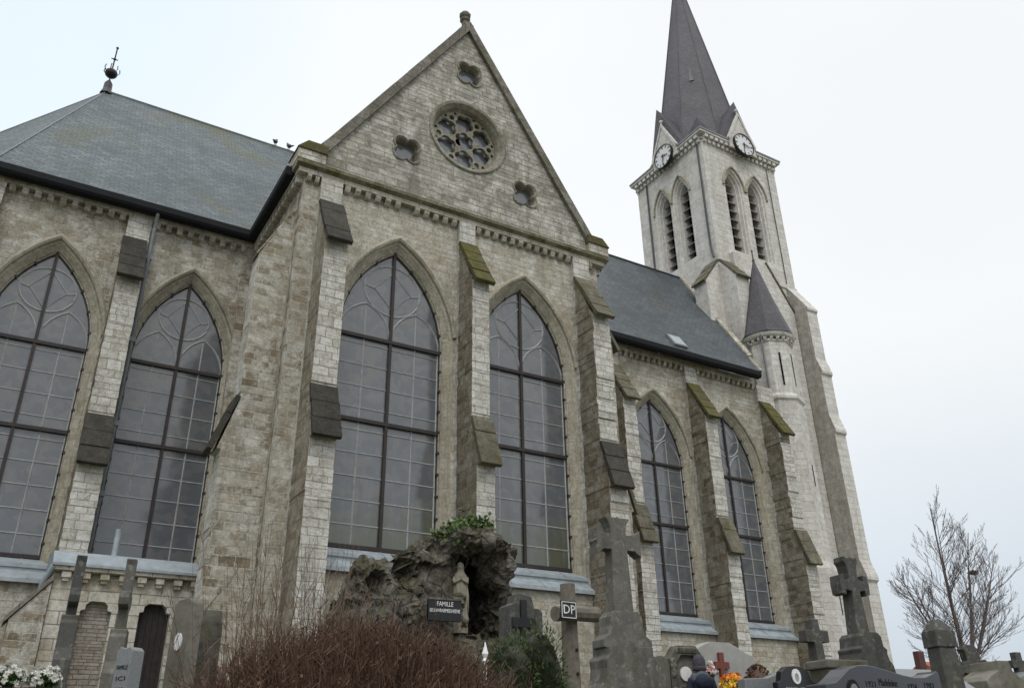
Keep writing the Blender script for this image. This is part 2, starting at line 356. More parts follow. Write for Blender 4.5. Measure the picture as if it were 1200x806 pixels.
def text_mesh(name, body, size, mat, parent, mtx, extrude=.003, align='CENTER', width=None):
    cu = bpy.data.curves.new(name, 'FONT'); cu.body = body; cu.size = size; cu.extrude = extrude
    cu.align_x = align; cu.align_y = 'CENTER'; cu.resolution_u = 2
    t = bpy.data.objects.new(name, cu); COL.objects.link(t)
    dg = bpy.context.evaluated_depsgraph_get(); me = bpy.data.meshes.new_from_object(t.evaluated_get(dg))
    COL.objects.unlink(t); bpy.data.objects.remove(t)
    if width:
        xs = [v.co.x for v in me.vertices]; k = width/max(1e-6, max(xs)-min(xs))
        me.transform(Matrix.Diagonal((k, 1, 1, 1)))
    me.transform(mtx); me.materials.clear(); me.materials.append(mat); me.name = name
    o = bpy.data.objects.new(name, me); COL.objects.link(o); o.parent = parent
    OFF[o.name] = OFF.get(parent.name, Vector((0, 0, 0)))
    return o
FACE_FRONT = Matrix(((1, 0, 0, 0), (0, 0, -1, 0), (0, 1, 0, 0), (0, 0, 0, 1)))   # text plane XY -> XZ, facing -Y
def zg(y): return -1.5+.125*max(-1.0, min(20.0, y))

# ------------------------------------------------------------------ ground
gm = NT('grass_and_gravel')
g1 = gm.noise(.8, 8); g2 = gm.noise(25, 6, rough=.8)
gc = gm.mix(gm.ramp(g1, [(.42, 0.), (.55, 1.)]), gm.ramp(g2, [(.3, (.045, .06, .02)), (.7, (.085, .1, .035))]), gm.ramp(g2, [(.3, (.14, .125, .1)), (.7, (.27, .25, .21))]))
gm.bump(g2, .03); GM = gm.fin(gc, .95, .1)
b = MB(); xs = [-900, -60, -20, 0, 10, 20, 40, 80, 900]; ys = [-900, -60, -1, 2, 5, 8, 11, 14, 17, 20, 40, 80, 900]
b.add([(x, y, zg(y)) for y in ys for x in xs], [(j*9+i, j*9+i+1, (j+1)*9+i+1, (j+1)*9+i) for j in range(len(ys)-1) for i in range(8)])
tagp(b.build('ground', GM), kind='structure')

# ================================================================== THE CHURCH
church = thing('church', 'large stone gothic church with slate roofs, gabled transept and tall pointed clock tower', 'church', (10.55, 26, 1))
OFF[church.name] = Vector((10.55, 26, 1))
def part(mb, name, mats, parent=church, **k): return mb.build(name, mats, parent, **k)

def arch(cx, hw, zb, zs, za, d=0, n=14, zb_d=0):
    """pointed arch outline grown outward by d, anticlockwise from bottom right"""
    h = za-zs; r = (hw*hw+h*h)/(2*hw); e = r-hw; ro = r+d; top = math.sqrt(ro*ro-e*e)
    a1 = math.atan2(top, e)                            # end angle seen from the arc centre at x=-e
    pts = [(cx+hw+d, zb-zb_d)]
    for i in range(n+1):
        t = a1*i/n; pts.append((cx-e+ro*math.cos(t), zs+ro*math.sin(t)))
    pts += [(2*cx-x, z) for x, z in reversed(pts[:-1])]
    return pts
def ring3(pts, y=None, x=None): return [(p[0], y, p[1]) for p in pts] if x is None else [(x, p[0], p[1]) for p in pts]

# ---- walls with window holes, corbel tables, pilasters (all on fronts facing -Y)
ZT = 15.35
def bay(mb, xl, xr, yp, cx, hw, za, zb=4.85, zs=10.9):
    """recessed wall of a bay with its window hole; wall face at yp+.2"""
    yw = yp+.2
    mb.prism([(xl, 4.3), (xr, 4.3), (xr, ZT), (xl, ZT)], (0, .32, 0), 0, holes=[arch(cx, hw, zb-.52, zs, za, .27)], org=(0, yw, 0))
    mb.box((xl, yp-.04, 0), (xr, yw+.3, 4.3-.0), 0)
def corbels(mb, xl, xr, yp, n, z0=15.13):
    w = (xr-xl)/n
    for i in range(n):
        c = xl+(i+.5)*w; j = random.uniform(-.012, .012)
        if random.random() < .03: continue
        a = w*.25
        mb.prism([(yp+.02+j, ZT), (yp+.02+j, z0+.12), (yp+.07, z0+.03), (yp+.21, z0), (yp+.21, ZT)], (2*a, 0, 0), 0, axes=((0, 1, 0), (0, 0, 1)), org=(c-a, 0, 0))
def pilaster(mb, xl, xr, yp):
    z = 0.0
    while z < ZT-.01:
        z2 = min(ZT, z+.22); j = random.uniform(-.004, .004)
        mb.box((xl+j*.6, yp+j, z), (xr+random.uniform(-.006, .006), yp+.45, z2)); z = z2

WIN_N = [0]
def window(cx, hw, za, yp, xl, xr, zb=4.85, zs=10.9, pane='pane', bars=(8.3, 10.8)):
    yw = yp+.2
    A = lambda d: arch(cx, hw, zb, zs, za, d)
    AJ = lambda d: arch(cx, hw, zb-.52, zs, za, d)
    mb = MB()
    prof = [(.27, yw-.002), (.24, yw+.03), (.2, yw+.035), (.17, yw+.07), (.04, yw+.2), (.03, yw+.24), (0, yw+.25), (0, yw+.5)]
    mb.loft([ring3(AJ(d), y) for d, y in prof], 0, closed=False)
    w = part(mb, 'window', M['dress'])
    # hood mould over the arch, dying into the buttresses
    hm = MB(); lim = min(cx-xl, xr-cx)+.02
    def hood(d):
        p = [(x, z) for x, z in arch(cx, hw, zb, zs, za, d, n=22) if z > zs+.25]
        return [(max(cx-lim, min(cx+lim, x)), z) for x, z in p]
    hm.loft([ring3(hood(d), y) for d, y in [(.27, yw+.03), (.27, yw-.06), (.33, yw-.1), (.37, yw-.09), (.43, yw-.02), (.44, yw+.03)]], 0, closed=False)
    part(hm, 'hood_mould', M['dress'], w)
    yg = yw+.33
    p = MB(); p.prism(A(.0), (0, .015, 0), org=(0, yg, 0)); part(p, 'pane', M[pane], w)
    # glazing bars, edge frame and its fixing lugs
    f = MB(); bw = .045
    f.box((cx-bw, yg-.07, zb), (cx+bw, yg-.005, za-.03))
    for z in bars: f.box((cx-hw+.01, yg-.09, z-.05), (cx+hw-.01, yg-.006, z+.05))
    f.box((cx-hw, yg-.09, zb), (cx+hw, yg-.006, zb+.1))
    f.loft([ring3(A(d), y) for d, y in [(-.004, yg-.01), (-.004, yg-.035), (-.035, yg-.035), (-.035, yg-.005)]], 0, closed=False)
    z = zb+.4
    while z < zs:
        for s in (-1, 1): f.box((cx+s*hw-.05, yg-.1, z-.035), (cx+s*hw+.05, yg-.02, z+.035))
        z += .62
    ap = A(0)
    for i in range(3, len(ap)-3, 3):
        x, z = ap[i]
        if z > zs: f.box((x-.04, yg-.09, z-.04), (x+.04, yg-.02, z+.04))
    part(f, 'glazing_bars', M['bar'], w)
    # pale leading and tracery lines on the glazing
    t = MB(); yt = yg-.004; r = .025
    P = lambda *q: [(x, yt, z) for x, z in q]
    k = hw/1.57
    for s in (-1, 1):
        t.tube(P((cx+s*hw/2, zb), (cx+s*hw/2, zs+.92)), r, 4)
        sub = arch(cx+s*hw/2, hw/2-.01, zs-.1, zs-.05, zs+1.0, 0, 8)
        t.tube(P(*sub[1:-1]), r*1.3, 4)
        t.tube(P((cx+s*.88*k, zs+1.62), (cx+s*.58*k, zs+1.55)), r, 4)
        t.tube(P((cx+s*hw*.97, zb), (cx+s*hw*.97, zs)), r*1.2, 4)
    rc = .9*k; zc = zs+1.58
    t.tube(P(*[(cx+rc*math.sin(a)*.98, zc+rc*math.cos(a)*.92) for a in (math.tau*i/28 for i in range(29))]), r*1.3, 4)
    t.tube(P((cx, zc+.62), (cx-.58*k, zc), (cx, zc-.62), (cx+.58*k, zc), (cx, zc+.62)), r, 4)
    t.tube(P((cx, zb), (cx, zs+.6)), r*1.6, 4)
    z = zb+.62
    while z < zs-.1:
        t.tube(P((cx-hw, z), (cx+hw, z)), r*.8, 4); z += .64
    part(t, 'tracery', M['came'], w)
    # two-step zinc sill
    s_ = MB()
    s_.prism([(yg+.02, zb+.03), (yp+.1, zb-.2), (yp+.1, zb-.29), (yp+.14, zb-.29), (yp+.14, zb-.5), (yg+.02, zb-.5)], (xr-xl-.02, 0, 0), axes=((0, 1, 0), (0, 0, 1)), org=(xl+.01, 0, 0))
    s_.prism([(yp+.16, zb-.36), (yp-.2, zb-.6), (yp-.2, zb-.7), (yp-.17, zb-.7), (yp-.17, zb-.63), (yp+.16, zb-.5)], (xr-xl-.02, 0, 0), axes=((0, 1, 0), (0, 0, 1)), org=(xl+.01, 0, 0))
    for fx in (.22, .5, .78):
        x = xl+(xr-xl)*fx
        s_.prism([(yg+.02, zb+.045), (yp+.1, zb-.185), (yp+.1, zb-.22), (yg+.02, zb-.01)], (.03, 0, 0), axes=((0, 1, 0), (0, 0, 1)), org=(x, 0, 0))
        s_.prism([(yp+.14, zb-.35), (yp-.2, zb-.585), (yp-.2, zb-.62), (yp+.14, zb-.4)], (.03, 0, 0), axes=((0, 1, 0), (0, 0, 1)), org=(x+.2, 0, 0))
    part(s_, 'window_sill', M['zinc'], w)
    return w

def slabs(mb, axis, a0, a1, s0, z0, s1, z1, n, th=.11, over=.035):
    """n overlapping sloped slabs from (s0,z0) down to (s1,z1) across a0..a1; axis 'y': slope runs along y, else along x"""
    L = math.hypot(s1-s0, z1-z0); ds, dz = (s1-s0)/L, (z1-z0)/L; ns, nz = (-dz, ds) if ds > 0 else (dz, -ds)
    if nz < 0: ns, nz = -ns, -nz
    for i in range(n):
        u0, u1 = L*i/n, L*(i+1)/n+(.05 if i == n-1 else .035); lo, hi = 0, th+.03*(i % 1)
        q = [(s0+ds*u0+ns*lo, z0+dz*u0+nz*lo), (s0+ds*u1+ns*lo, z0+dz*u1+nz*lo), (s0+ds*u1+ns*(hi+.02), z0+dz*u1+nz*(hi+.02)), (s0+ds*u0+ns*hi, z0+dz*u0+nz*hi)]
        q = [(a_+random.uniform(-.01, .01), b_+random.uniform(-.01, .01)) for a_, b_ in q]
        j0, j1 = random.uniform(-.015, .015), random.uniform(-.015, .015)
        if axis == 'y': mb.prism(q, (a1-a0+2*over+j1, 0, 0), axes=((0, 1, 0), (0, 0, 1)), org=(a0-over+j0, 0, 0))
        else: mb.prism(q, (0, a1-a0+2*over+j1, 0), axes=((1, 0, 0), (0, 0, 1)), org=(0, a0-over+j0, 0))

def buttress(axis, a0, a1, base, sgn, caps=('slab_moss', 'slab_dark'), rough=1.0, front='front', ztop=14.5):
    """stepped buttress; base: plane it leaves, sgn: direction along the axis, a0..a1: its width"""
    dz = ztop-14.5
    def depth(z):
        if z < 7.0: return 1.15
        if z < 8.45: return 1.25-(z-7.0)/1.45*.42
        if z < 12.7+dz: return .87
        return max(.02, .9-(z-12.7-dz)/1.75*.86)
    mb = MB(); z = 0.0
    while z < ztop-.1:
        z2 = z+.22; d = min(depth(z+.02), depth(z2))+random.gauss(0, .005*rough**1.6); l = a0+random.gauss(0, .004*rough**1.6); r = a1+random.gauss(0, .004*rough**1.6)
        p0, p1 = base, base+sgn*d
        lo, hi = min(p0, p1), max(p0, p1)
        b0 = len(mb.f)
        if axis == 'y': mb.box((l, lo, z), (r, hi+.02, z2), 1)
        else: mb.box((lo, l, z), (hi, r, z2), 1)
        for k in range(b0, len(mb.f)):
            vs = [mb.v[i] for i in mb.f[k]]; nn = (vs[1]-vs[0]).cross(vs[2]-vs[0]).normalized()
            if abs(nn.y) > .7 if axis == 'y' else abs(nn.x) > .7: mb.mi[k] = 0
        z = z2
    for q in ([(.0, 6.5), (1.13, 6.5), (1.13, 7.0), (1.245, 7.02), (.83, 8.43), (.0, 8.43)], [(.0, 12.3), (.85, 12.3), (.85, 12.72+dz), (.86, 12.74+dz), (.0, ztop-.02)]):
        q = [(base+sgn*d, z) for d, z in q]
        if axis == 'y': mb.prism(q, (a1-a0-.004, 0, 0), 1, axes=((0, 1, 0), (0, 0, 1)), org=(a0+.002, 0, 0))
        else: mb.prism(q, (0, a1-a0-.004, 0), 1, axes=((1, 0, 0), (0, 0, 1)), org=(0, a0+.002, 0))
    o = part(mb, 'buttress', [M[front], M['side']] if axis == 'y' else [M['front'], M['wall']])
    c = MB(); pl = caps[0] == 'wall'; slabs(c, axis, a0, a1, base-sgn*.02, ztop, base+sgn*(.88 if pl else 1.05), 12.75 if pl else 12.65+dz, 4, .03 if pl else .11, 0.002 if pl else .035); part(c, 'weathering', M[caps[0]], o, bevel=.018)
    c = MB(); slabs(c, axis, a0, a1, base+sgn*.84, 8.45, base+sgn*1.34, 7.0, 3); part(c, 'weathering', M[caps[1]], o, bevel=.018)
    return o

# ---------------------------------------------------------------- transept
TY = 20.0; TX0, TX1, TC = 5.33, 15.77, 10.55
PL = [(5.8, 6.45), (10.32, 10.88), (14.65, 15.3)]
w = MB()
for a, c, e0, e1 in ((TX0, 5.8, TX0, TX0+.4), (15.3, TX1, TX1-.4, TX1)):
    w = MB(); w.box((a, TY+.2, 0), (c, TY+.5, ZT)); w.box((e0, TY+.45, 0), (e1, 25, ZT)); part(w, 'transept_wall', M['wall'])
for a_ in ((6.45, 10.32, TY, 8.39, 1.57, 13.75), (10.88, 14.65, TY, 12.78, 1.57, 13.72)):
    w = MB(); bay(w, *a_); part(w, 'bay_wall', M['bay'])
for a, c in PL: p = MB(); pilaster(p, a, c, TY); part(p, 'pilaster', M['front'])
cb = MB()
corbels(cb, 6.45, 10.32, TY, 12); corbels(cb, 10.88, 14.65, TY, 12); corbels(cb, TX0, 5.8, TY, 2); corbels(cb, 15.3, TX1, TY, 2)
cb.box((TX0-.22, TY, ZT), (TX1+.22, TY+.4, 15.5))
for i in range(14):
    y = TY+.25+i*.32; cb.box((TX0-.2, y, 15.12), (TX0, y+.16, ZT)); cb.box((TX1, y, 15.12), (TX1+.2, y+.16, ZT))
cb.box((TX0-.22, TY+.4, ZT), (TX0+.1, 24.7, 15.42)); cb.box((TX1-.1, TY+.4, ZT), (TX1+.22, 24.7, 15.42))
part(cb, 'corbel_table', M['band'])
st = MB()
st.prism([(TY-.0, 15.5), (TY-.14, 15.56), (TY-.16, 15.66), (TY-.02, 15.72), (TY+.4, 15.72), (TY+.4, 15.5)], (TX1-TX0+.64, 0, 0), axes=((0, 1, 0), (0, 0, 1)), org=(TX0-.32, 0, 0))
part(st, 'string_course', M['string'])

def foil(cx, cz, n, d, q, rot=0, k=48):
    out = []
    for i in range(k):
        t = math.tau*i/k; ph = (t-rot) % (math.tau/n); ph = min(ph, math.tau/n-ph)
        r = d*math.cos(ph)+math.sqrt(max(0, q*q-(d*math.sin(ph))**2)); out.append((cx+r*math.cos(t), cz+r*math.sin(t)))
    return out
circ = lambda cx, cz, r, k=40: [(cx+r*math.cos(math.tau*i/k), cz+r*math.sin(math.tau*i/k)) for i in range(k)]
QF = [(10.63, 21.6), (8.42, 17.42), (12.8, 17.27)]
RC = (10.6, 18.83)
g = MB(); GY = TY+.04
g.prism([(TX0+.05, 15.72), (TX1-.05, 15.72), (15.42, 16.3), (TC, 23.75), (5.68, 16.3)], (0, .45, 0), org=(0, GY, 0),
        holes=[circ(*RC, 1.3, 48)]+[foil(x, z, 4, .25, .22, R(45)) for x, z in QF])
gable = part(g, 'gable_wall', M['gable'])
# rose window
rw = MB(); rr = lambda r, y: [(x, y, z) for x, z in circ(*RC, r, 48)]
rw.loft([rr(r, y) for r, y in [(1.44, GY+.02), (1.44, GY-.05), (1.4, GY-.07), (1.32, GY-.05), (1.28, GY+.02), (1.22, GY+.1), (1.18, GY+.22), (1.17, GY+.5)]])
rose = part(rw, 'rose_window', M['rosestone'])
tr = MB(); holes = [foil(*RC, 6, .22, .145, R(30), 48)]
for i in range(6):
    a = R(30+60*i); c = (RC[0]+.74*math.cos(a), RC[1]+.74*math.sin(a)); holes.append(foil(*c, 5, .185, .168, a+math.pi, 40))
    a2 = R(60*i); holes.append(circ(RC[0]+.96*math.cos(a2), RC[1]+.96*math.sin(a2), .1, 12))
    for da in (-11, 11):
        a3 = a2+R(da); c3 = (RC[0]+1.1*math.cos(a3), RC[1]+1.1*math.sin(a3)); holes.append(circ(*c3, .06, 10))
tr.prism(circ(*RC, 1.19, 60), (0, .12, 0), holes=holes, org=(0, GY+.26, 0)); part(tr, 'rose_tracery', M['rosestone'], rose)
pn = MB(); pn.prism(circ(*RC, 1.18, 40), (0, .01, 0), holes=[[(RC[0]-.3, RC[1]-.12), (RC[0]-.02, RC[1]-.1), (RC[0]-.1, RC[1]+.2), (RC[0]-.28, RC[1]+.16)]], org=(0, GY+.46, 0)); part(pn, 'pane', M['pane'], rose)
pv = MB(); pv.prism(circ(*RC, 1.25, 30), (0, .03, 0), org=(0, GY+.62, 0)); part(pv, 'dark_backing', M['void'], rose)
for x, z in QF:
    q = MB(); ff = lambda s, y: [(a, y, c_) for a, c_ in foil(x, z, 4, .25*s, .22*s, R(45))]
    q.loft([ff(s, y) for s, y in [(1.22, GY+.02), (1.22, GY-.05), (1.12, GY-.06), (1.0, GY), (.94, GY+.14), (.9, GY+.3), (.9, GY+.5)]])
    qo = part(q, 'quatrefoil_window', M['rosestone'])
    q = MB(); q.prism(foil(x, z, 4, .25, .22, R(45)), (0, .02, 0), org=(0, GY+.24, 0)); part(q, 'pane', M['pane'], qo)
# gable coping, kneelers, finial
cp = MB()
for s in (-1, 1):
    o0, o1 = (TC+s*4.92, 16.32), (TC+s*.02, 23.97); d = Vector((o1[0]-o0[0], 0, o1[1]-o0[1])); L = d.length; d.normalize(); n_ = Vector((s*d.z*1.0*(1), 0, 0)); nrm = Vector((s*abs(d.z), 0, abs(d.x)))
    k = 11
    for i in range(k):
        a = Vector((o0[0], 0, o0[1]))+d*(L*i/k); c = Vector((o0[0], 0, o0[1]))+d*(L*(i+1)/k-.006); j = random.uniform(-.006, .006)
        q = [a-nrm*.25, c-nrm*.25, c+nrm*(.03+j), a+nrm*(.03+j)]
        cp.prism([(v.x, v.z) for v in q], (0, .72, 0), org=(0, TY-.1+j, 0))
part(cp, 'gable_coping', M['coping'])
for s in (-1, 1):
    kn = MB(); xa, xb = sorted((TC+s*5.55, TC+s*4.72))
    kn.box((xa, TY-.12, 15.72), (xb, TY+.75, 16.06)); part(kn, 'kneeler', M['band'])
    kn = MB(); kn.prism([(xa-.04, 16.06), (xb+.03, 16.06), (xb+.03 if s < 0 else xb-.25, 16.36), (xa+.25 if s < 0 else xa-.03, 16.36)], (0, .95, 0), org=(0, TY-.17, 0)); part(kn, 'kneeler_cap', M['slab_moss'])
fi = MB(); fi.lathe([(.24, 0), (.2, .12), (.15, .2), (.125, .62), (.19, .68), (.2, .75), (.13, .8), (.2, .87), (.22, .97), (.15, 1.07), (.05, 1.12)], 8, (TC, TY+.25, 23.62)); part(fi, 'gable_finial', M['coping'])

window(8.39, 1.57, 13.75, TY, 6.45, 10.32, pane='pane_moss')
window(12.78, 1.57, 13.72, TY, 10.88, 14.65, pane='pane_moss')
buttress('y', 5.8, 6.45, TY, -1, ('slab_dark', 'slab_dark'))
buttress('y', 10.32, 10.88, TY, -1, ('slab_moss', 'slab_lichen'))
buttress('y', 14.65, 15.3, TY, -1, ('slab_lichen', 'slab_dark'), 1.8)
buttress('x', 20.72, 21.4, TX0, -1, ('wall', 'slab_dark'))
buttress('x', 20.72, 21.4, TX1, 1, ('slab_lichen', 'slab_lichen'))

# ---------------------------------------------------------------- choir, apse and nave walls
CY = 24.75; NY = 25.0
for a_ in ((-2.04, 1.3, CY, -.34, 1.33, 13.7), (1.98, 5.2, CY, 3.47, 1.33, 13.68)):
    w = MB(); bay(w, *a_); part(w, 'bay_wall', M['wall'])
w = MB(); w.box((4.9, CY+.1, 0), (5.35, CY+.5, ZT))
part(w, 'choir_wall', M['wall'])
w = MB(); w.box((-2.4, 35.0, 0), (5.4, 35.35, ZT)); part(w, 'choir_wall', M['wall'])
window(-.34, 1.33, 13.7, CY, -2.04, 1.3); window(3.47, 1.33, 13.68, CY, 1.98, 5.0)
for a, c in ((1.3, 1.98), (-2.7, -2.04)): p = MB(); pilaster(p, a, c, CY); part(p, 'pilaster', M['front'])
cb = MB(); corbels(cb, -2.04, 1.3, CY, 10); corbels(cb, 1.98, 5.0, CY, 9); cb.box((-2.55, CY, ZT), (5.3, CY+.4, 15.62)); part(cb, 'corbel_table', M['band'])
buttress('y', 1.28, 1.93, CY, -1, ('slab_dark', 'slab_dark'))
buttress('y', -2.72, -2.06, CY, -1, ('slab_dark', 'slab_dark'))
AP = 5.2; AC = (-.16, 30.05); t8 = AP*math.tan(R(22.5))
aw = MB()
ring = [(AC[0]-t8, AC[1]-AP), (AC[0]-AP, AC[1]-t8), (AC[0]-AP, AC[1]+t8), (AC[0]-t8, AC[1]+AP)]
ringi = [(x*.9+AC[0]*.1, y*.9+AC[1]*.1) for x, y in ring]
aw.loft([[(x, y, 0) for x, y in ring], [(x, y, 15.6) for x, y in ring]], closed=False)
part(aw, 'apse_wall', M['wall'])

NP = [(15.9, 19.7), (20.35, 23.98), (24.64, 28.3)]
w = MB(); cb = MB(); NW = [(17.85, 1.42), (22.2, 1.44), (26.36, 1.42)]
for (a, c), (cx, hw) in zip(NP, NW):
    bay(w, a, c, NY, cx, hw, 13.55); part(w, 'bay_wall', M['bay']); w = MB(); corbels(cb, a, c, NY, 12)
w.box((15.6, 35.1, 0), (29.35, 35.45, ZT))
part(w, 'nave_wall', M['wall'])
for (a, c), (cx, hw) in zip(NP, NW): window(cx, hw, 13.55, NY, a, c)
cb.box((15.6, NY, ZT), (28.2, NY+.4, 15.62)); part(cb, 'corbel_table', M['band'])
for a, c in ((19.7, 20.35), (23.98, 24.64), (28.3, 28.96)): p = MB(); pilaster(p, a, c, NY); part(p, 'pilaster', M['front'])
p = MB(); p.box((28.96, NY+.02, 0), (29.35, NY+.4, ZT)); part(p, 'nave_wall', M['front'])
buttress('y', 19.72, 20.35, NY, -1, ('slab_lichen', 'slab_lichen'), 1.5)
buttress('y', 23.98, 24.62, NY, -1, ('slab_moss', 'slab_lichen'), 1.4)
buttress('y', 28.3, 28.94, NY, -1, ('slab_moss', 'slab_lichen'), 1.9)

# ---------------------------------------------------------------- roofs and gutters
EY, EZ, RY, RZ = 24.42, 15.74, 30.05, 23.86; BY = 2*RY-EY
def roof(quads, name, mat, th=.1):
    b = MB()
    for q in quads: b.add(q, [tuple(range(len(q)))])
    return part(b, name, mat)
a8 = (RY-EY); e8 = a8*math.tan(R(22.5))
oc = [(AC[0]-e8, EY), (AC[0]-a8, RY-e8), (AC[0]-a8, RY+e8), (AC[0]-e8, BY)]
top = (AC[0], RY, RZ)
q = [[(AC[0]-e8, EY, EZ), (TC, EY, EZ), (TC, RY, RZ), top]]
for i in range(3): q.append([(*oc[i+1], EZ), (*oc[i], EZ), top])
q.append([(TC, BY, EZ), (AC[0]-e8, BY, EZ), top, (TC, RY, RZ)])
roof(q, 'choir_roof', M['slate_choir'])
h = MB()
for i in range(4): h.tube([(oc[i][0], oc[i][1], EZ+.03), (AC[0], RY, RZ+.01)], .022, 5)
h.tube([(AC[0], RY, RZ+.01), (TC, RY, RZ+.01)], .05, 6)
part(h, 'ridge_capping', M['lead'])
TXE = 5.28; TZR = 23.55; sl = (TZR-EZ)/(TC-TXE+.3)
ytr = 31.0
roof([[(TC, TY+.45, TZR), (TXE-.3, TY+.45, EZ), (TXE-.3, ytr, EZ), (TC, ytr, TZR)], [(TC, ytr, TZR), (2*TC-TXE+.3, ytr, EZ), (2*TC-TXE+.3, TY+.45, EZ), (TC, TY+.45, TZR)]], 'transept_roof', M['slate_choir'])
roof([[(TC, EY, EZ), (28.12, EY, EZ), (29.33, RY, RZ), (TC, RY, RZ)], [(29.33, BY, EZ), (TC, BY, EZ), (TC, RY, RZ), (29.33, RY, RZ)]], 'nave_roof', M['slate_nave'])
h = MB(); h.tube([(TC, RY, RZ+.02), (29.33, RY, RZ+.02)], .07, 6); part(h, 'ridge_capping', M['dark_pipe'])
def gut(pts, name='gutter'):
    b = MB(); b.loft([[(p[0]+n[0]*a, p[1]+n[1]*a, z) for a, z in ((.0, 15.44), (-.22, 15.46), (-.27, 15.54), (-.27, 15.74), (-.2, 15.76), (-.0, 15.7))] for p, n in pts], cap=True)
    return part(b, name, M['gutter'])
gut([((TXE-.02, EY+.2), (0, 1)), ((-2.5, EY+.2), (0, 1)), ((AC[0]-a8+.15, RY-e8), (.71, .71)), ((AC[0]-a8+.15, RY+e8), (1, 0))])
gut([((TX1+.1, EY+.25), (0, 1)), ((28.1, EY+.25), (0, 1))])
b = MB(); b.tube([(28.12, EY, EZ+.03), (29.33, RY, RZ+.03)], .07, 6); b.tube([(28.3, EY+.7, EZ+1.05), (29.33, RY, RZ+.06)], .16, 5); part(b, 'roof_flashing', M['band'])
gut([((TX0-.2, TY+.5), (1, 0)), ((TX0-.2, EY+.1), (1, 0))]); gut([((TX1+.2, TY+.5), (-1, 0)), ((TX1+.2, EY+.1), (-1, 0))])
# downpipe beside the choir buttress, with its clips
d = MB(); d.tube([(2.06, CY-.3, 15.5), (2.06, CY-.12, 15.0), (2.06, CY-.06, 12), (2.05, CY-.06, 4.7)], .06, 8)
for z in (14.0, 11.2, 8.6, 6.6): d.box((1.97, CY-.13, z-.07), (2.15, CY+.2, z+.07))
part(d, 'downpipe', M['pipe'])
# skylight on the nave roof
sn = Vector((0, -(RZ-EZ), RY-EY)).normalized()
sk = MB(); P0, P1, P2, P3 = (Vector((23.1, 24.56, EZ+1.442*.14)), Vector((23.85, 24.56, EZ+1.442*.14)), Vector((23.85, 25.05, EZ+1.442*.63)), Vector((23.1, 25.05, EZ+1.442*.63)))
sk.loft([[P0, P1, P2, P3], [v+sn*.1 for v in (P0, P1, P2, P3)]], cap=True); sko = part(sk, 'skylight', M['lead'])
sk = MB(); c4 = sum((P0, P1, P2, P3), Vector())/4; sk.add([c4+(v-c4)*.84+sn*.115 for v in (P0, P1, P2, P3)], [(0, 1, 2, 3)]); part(sk, 'pane', M['zinc'], sko)
# apse finial: lead base, ball, crown and rod
fi = MB(); C3 = (AC[0], RY, RZ-.1)
fi.lathe([(.24, -.05), (.16, .2), (.15, .5), (.04, .68)], 8, C3); fo = part(fi, 'roof_finial', M['dark_pipe'])
fi = MB(); x, y, z = C3; fi.tube([(x, y, z+.6), (x, y, z+2.35)], .03, 6); fi.ball((x, y, z+1.03), (.24, .24, .2), n=12, m_=8)
for i in range(7):
    a = math.tau*i/7; fi.tube([(x+.2*math.cos(a), y+.2*math.sin(a), z+1.0), (x+.3*math.cos(a), y+.3*math.sin(a), z+1.15), (x+.27*math.cos(a), y+.27*math.sin(a), z+1.32)], .018, 4)
fi.tube([(x-.13, y, z+1.78), (x+.13, y, z+1.78)], .022, 5); fi.tube([(x, y-.13, z+1.78), (x, y+.13, z+1.78)], .022, 5); fi.ball((x, y, z+2.38), .055); fi.ball((x, y, z+1.78), .06)
part(fi, 'finial_rod', M['iron'], fo)

# ---------------------------------------------------------------- annex at the foot of the choir
ax0, ax1, ay = 1.28, 5.0, 23.0
an = MB()
def dooro(x0, x1, zt): return [(x0, 0.5), (x1, .5), (x1, zt-.22), (x1-.09, zt-.2), (x1-.1, zt-.08), (x1-.2, zt), (x0+.2, zt), (x0+.1, zt-.08), (x0+.09, zt-.2), (x0, zt-.22)]
an.prism([(ax0, .3), (ax1, .3), (ax1, 4.22), (ax0, 4.22)], (0, .35, 0), org=(0, ay, 0), holes=[dooro(1.98, 2.66, 3.57), dooro(3.28, 4.0, 3.6)])
an.box((ax0, ay+.34, .3), (ax0+.3, CY+.2, 4.22))
ann = part(an, 'annex_wall', M['annex'])
c = MB()
for i in range(9):
    x = 1.42+i*.42; c.box((x, ay-.17, 4.05), (x+.2, ay, 4.2)); c.box((x+.03, ay-.12, 3.97), (x+.17, ay, 4.05))
c.box((ax0-.06, ay-.2, 4.2), (ax1, ay+.2, 4.3)); part(c, 'corbel_table', M['annex'], ann)
r_ = MB(); r_.prism([(ay-.26, 4.3), (ay-.26, 4.36), (ay+.25, 4.72), (CY+.2, 4.95), (CY+.2, 4.3)], (ax1-ax0+.1, 0, 0), axes=((0, 1, 0), (0, 0, 1)), org=(ax0-.1, 0, 0)); part(r_, 'annex_roof', M['zinc'], ann)
r_ = MB(); r_.box((1.9, ay+.16, .5), (2.7, ay+.3, 3.6)); part(r_, 'brick_infill', M['brickfill'], ann)
r_ = MB()
for i in range(6): r_.box((3.24+i*.135, ay+.2, .5), (3.24+i*.135+.128, ay+.26, 3.62))
part(r_, 'door', M['oak'], ann)
r_ = MB(); r_.tube([(2.55, 23.6, 4.6), (2.55, 23.6, 5.45)], .075, 10); part(r_, 'vent_pipe', M['zinc'], ann)
r_ = MB(); r_.tube([(1.2, ay-.2, 4.28), (1.14, ay-.1, 4.1), (1.06, ay, 3.9), (1.0, ay+.1, 3.5)], .06, 8); part(r_, 'downpipe', M['zinc'], ann)
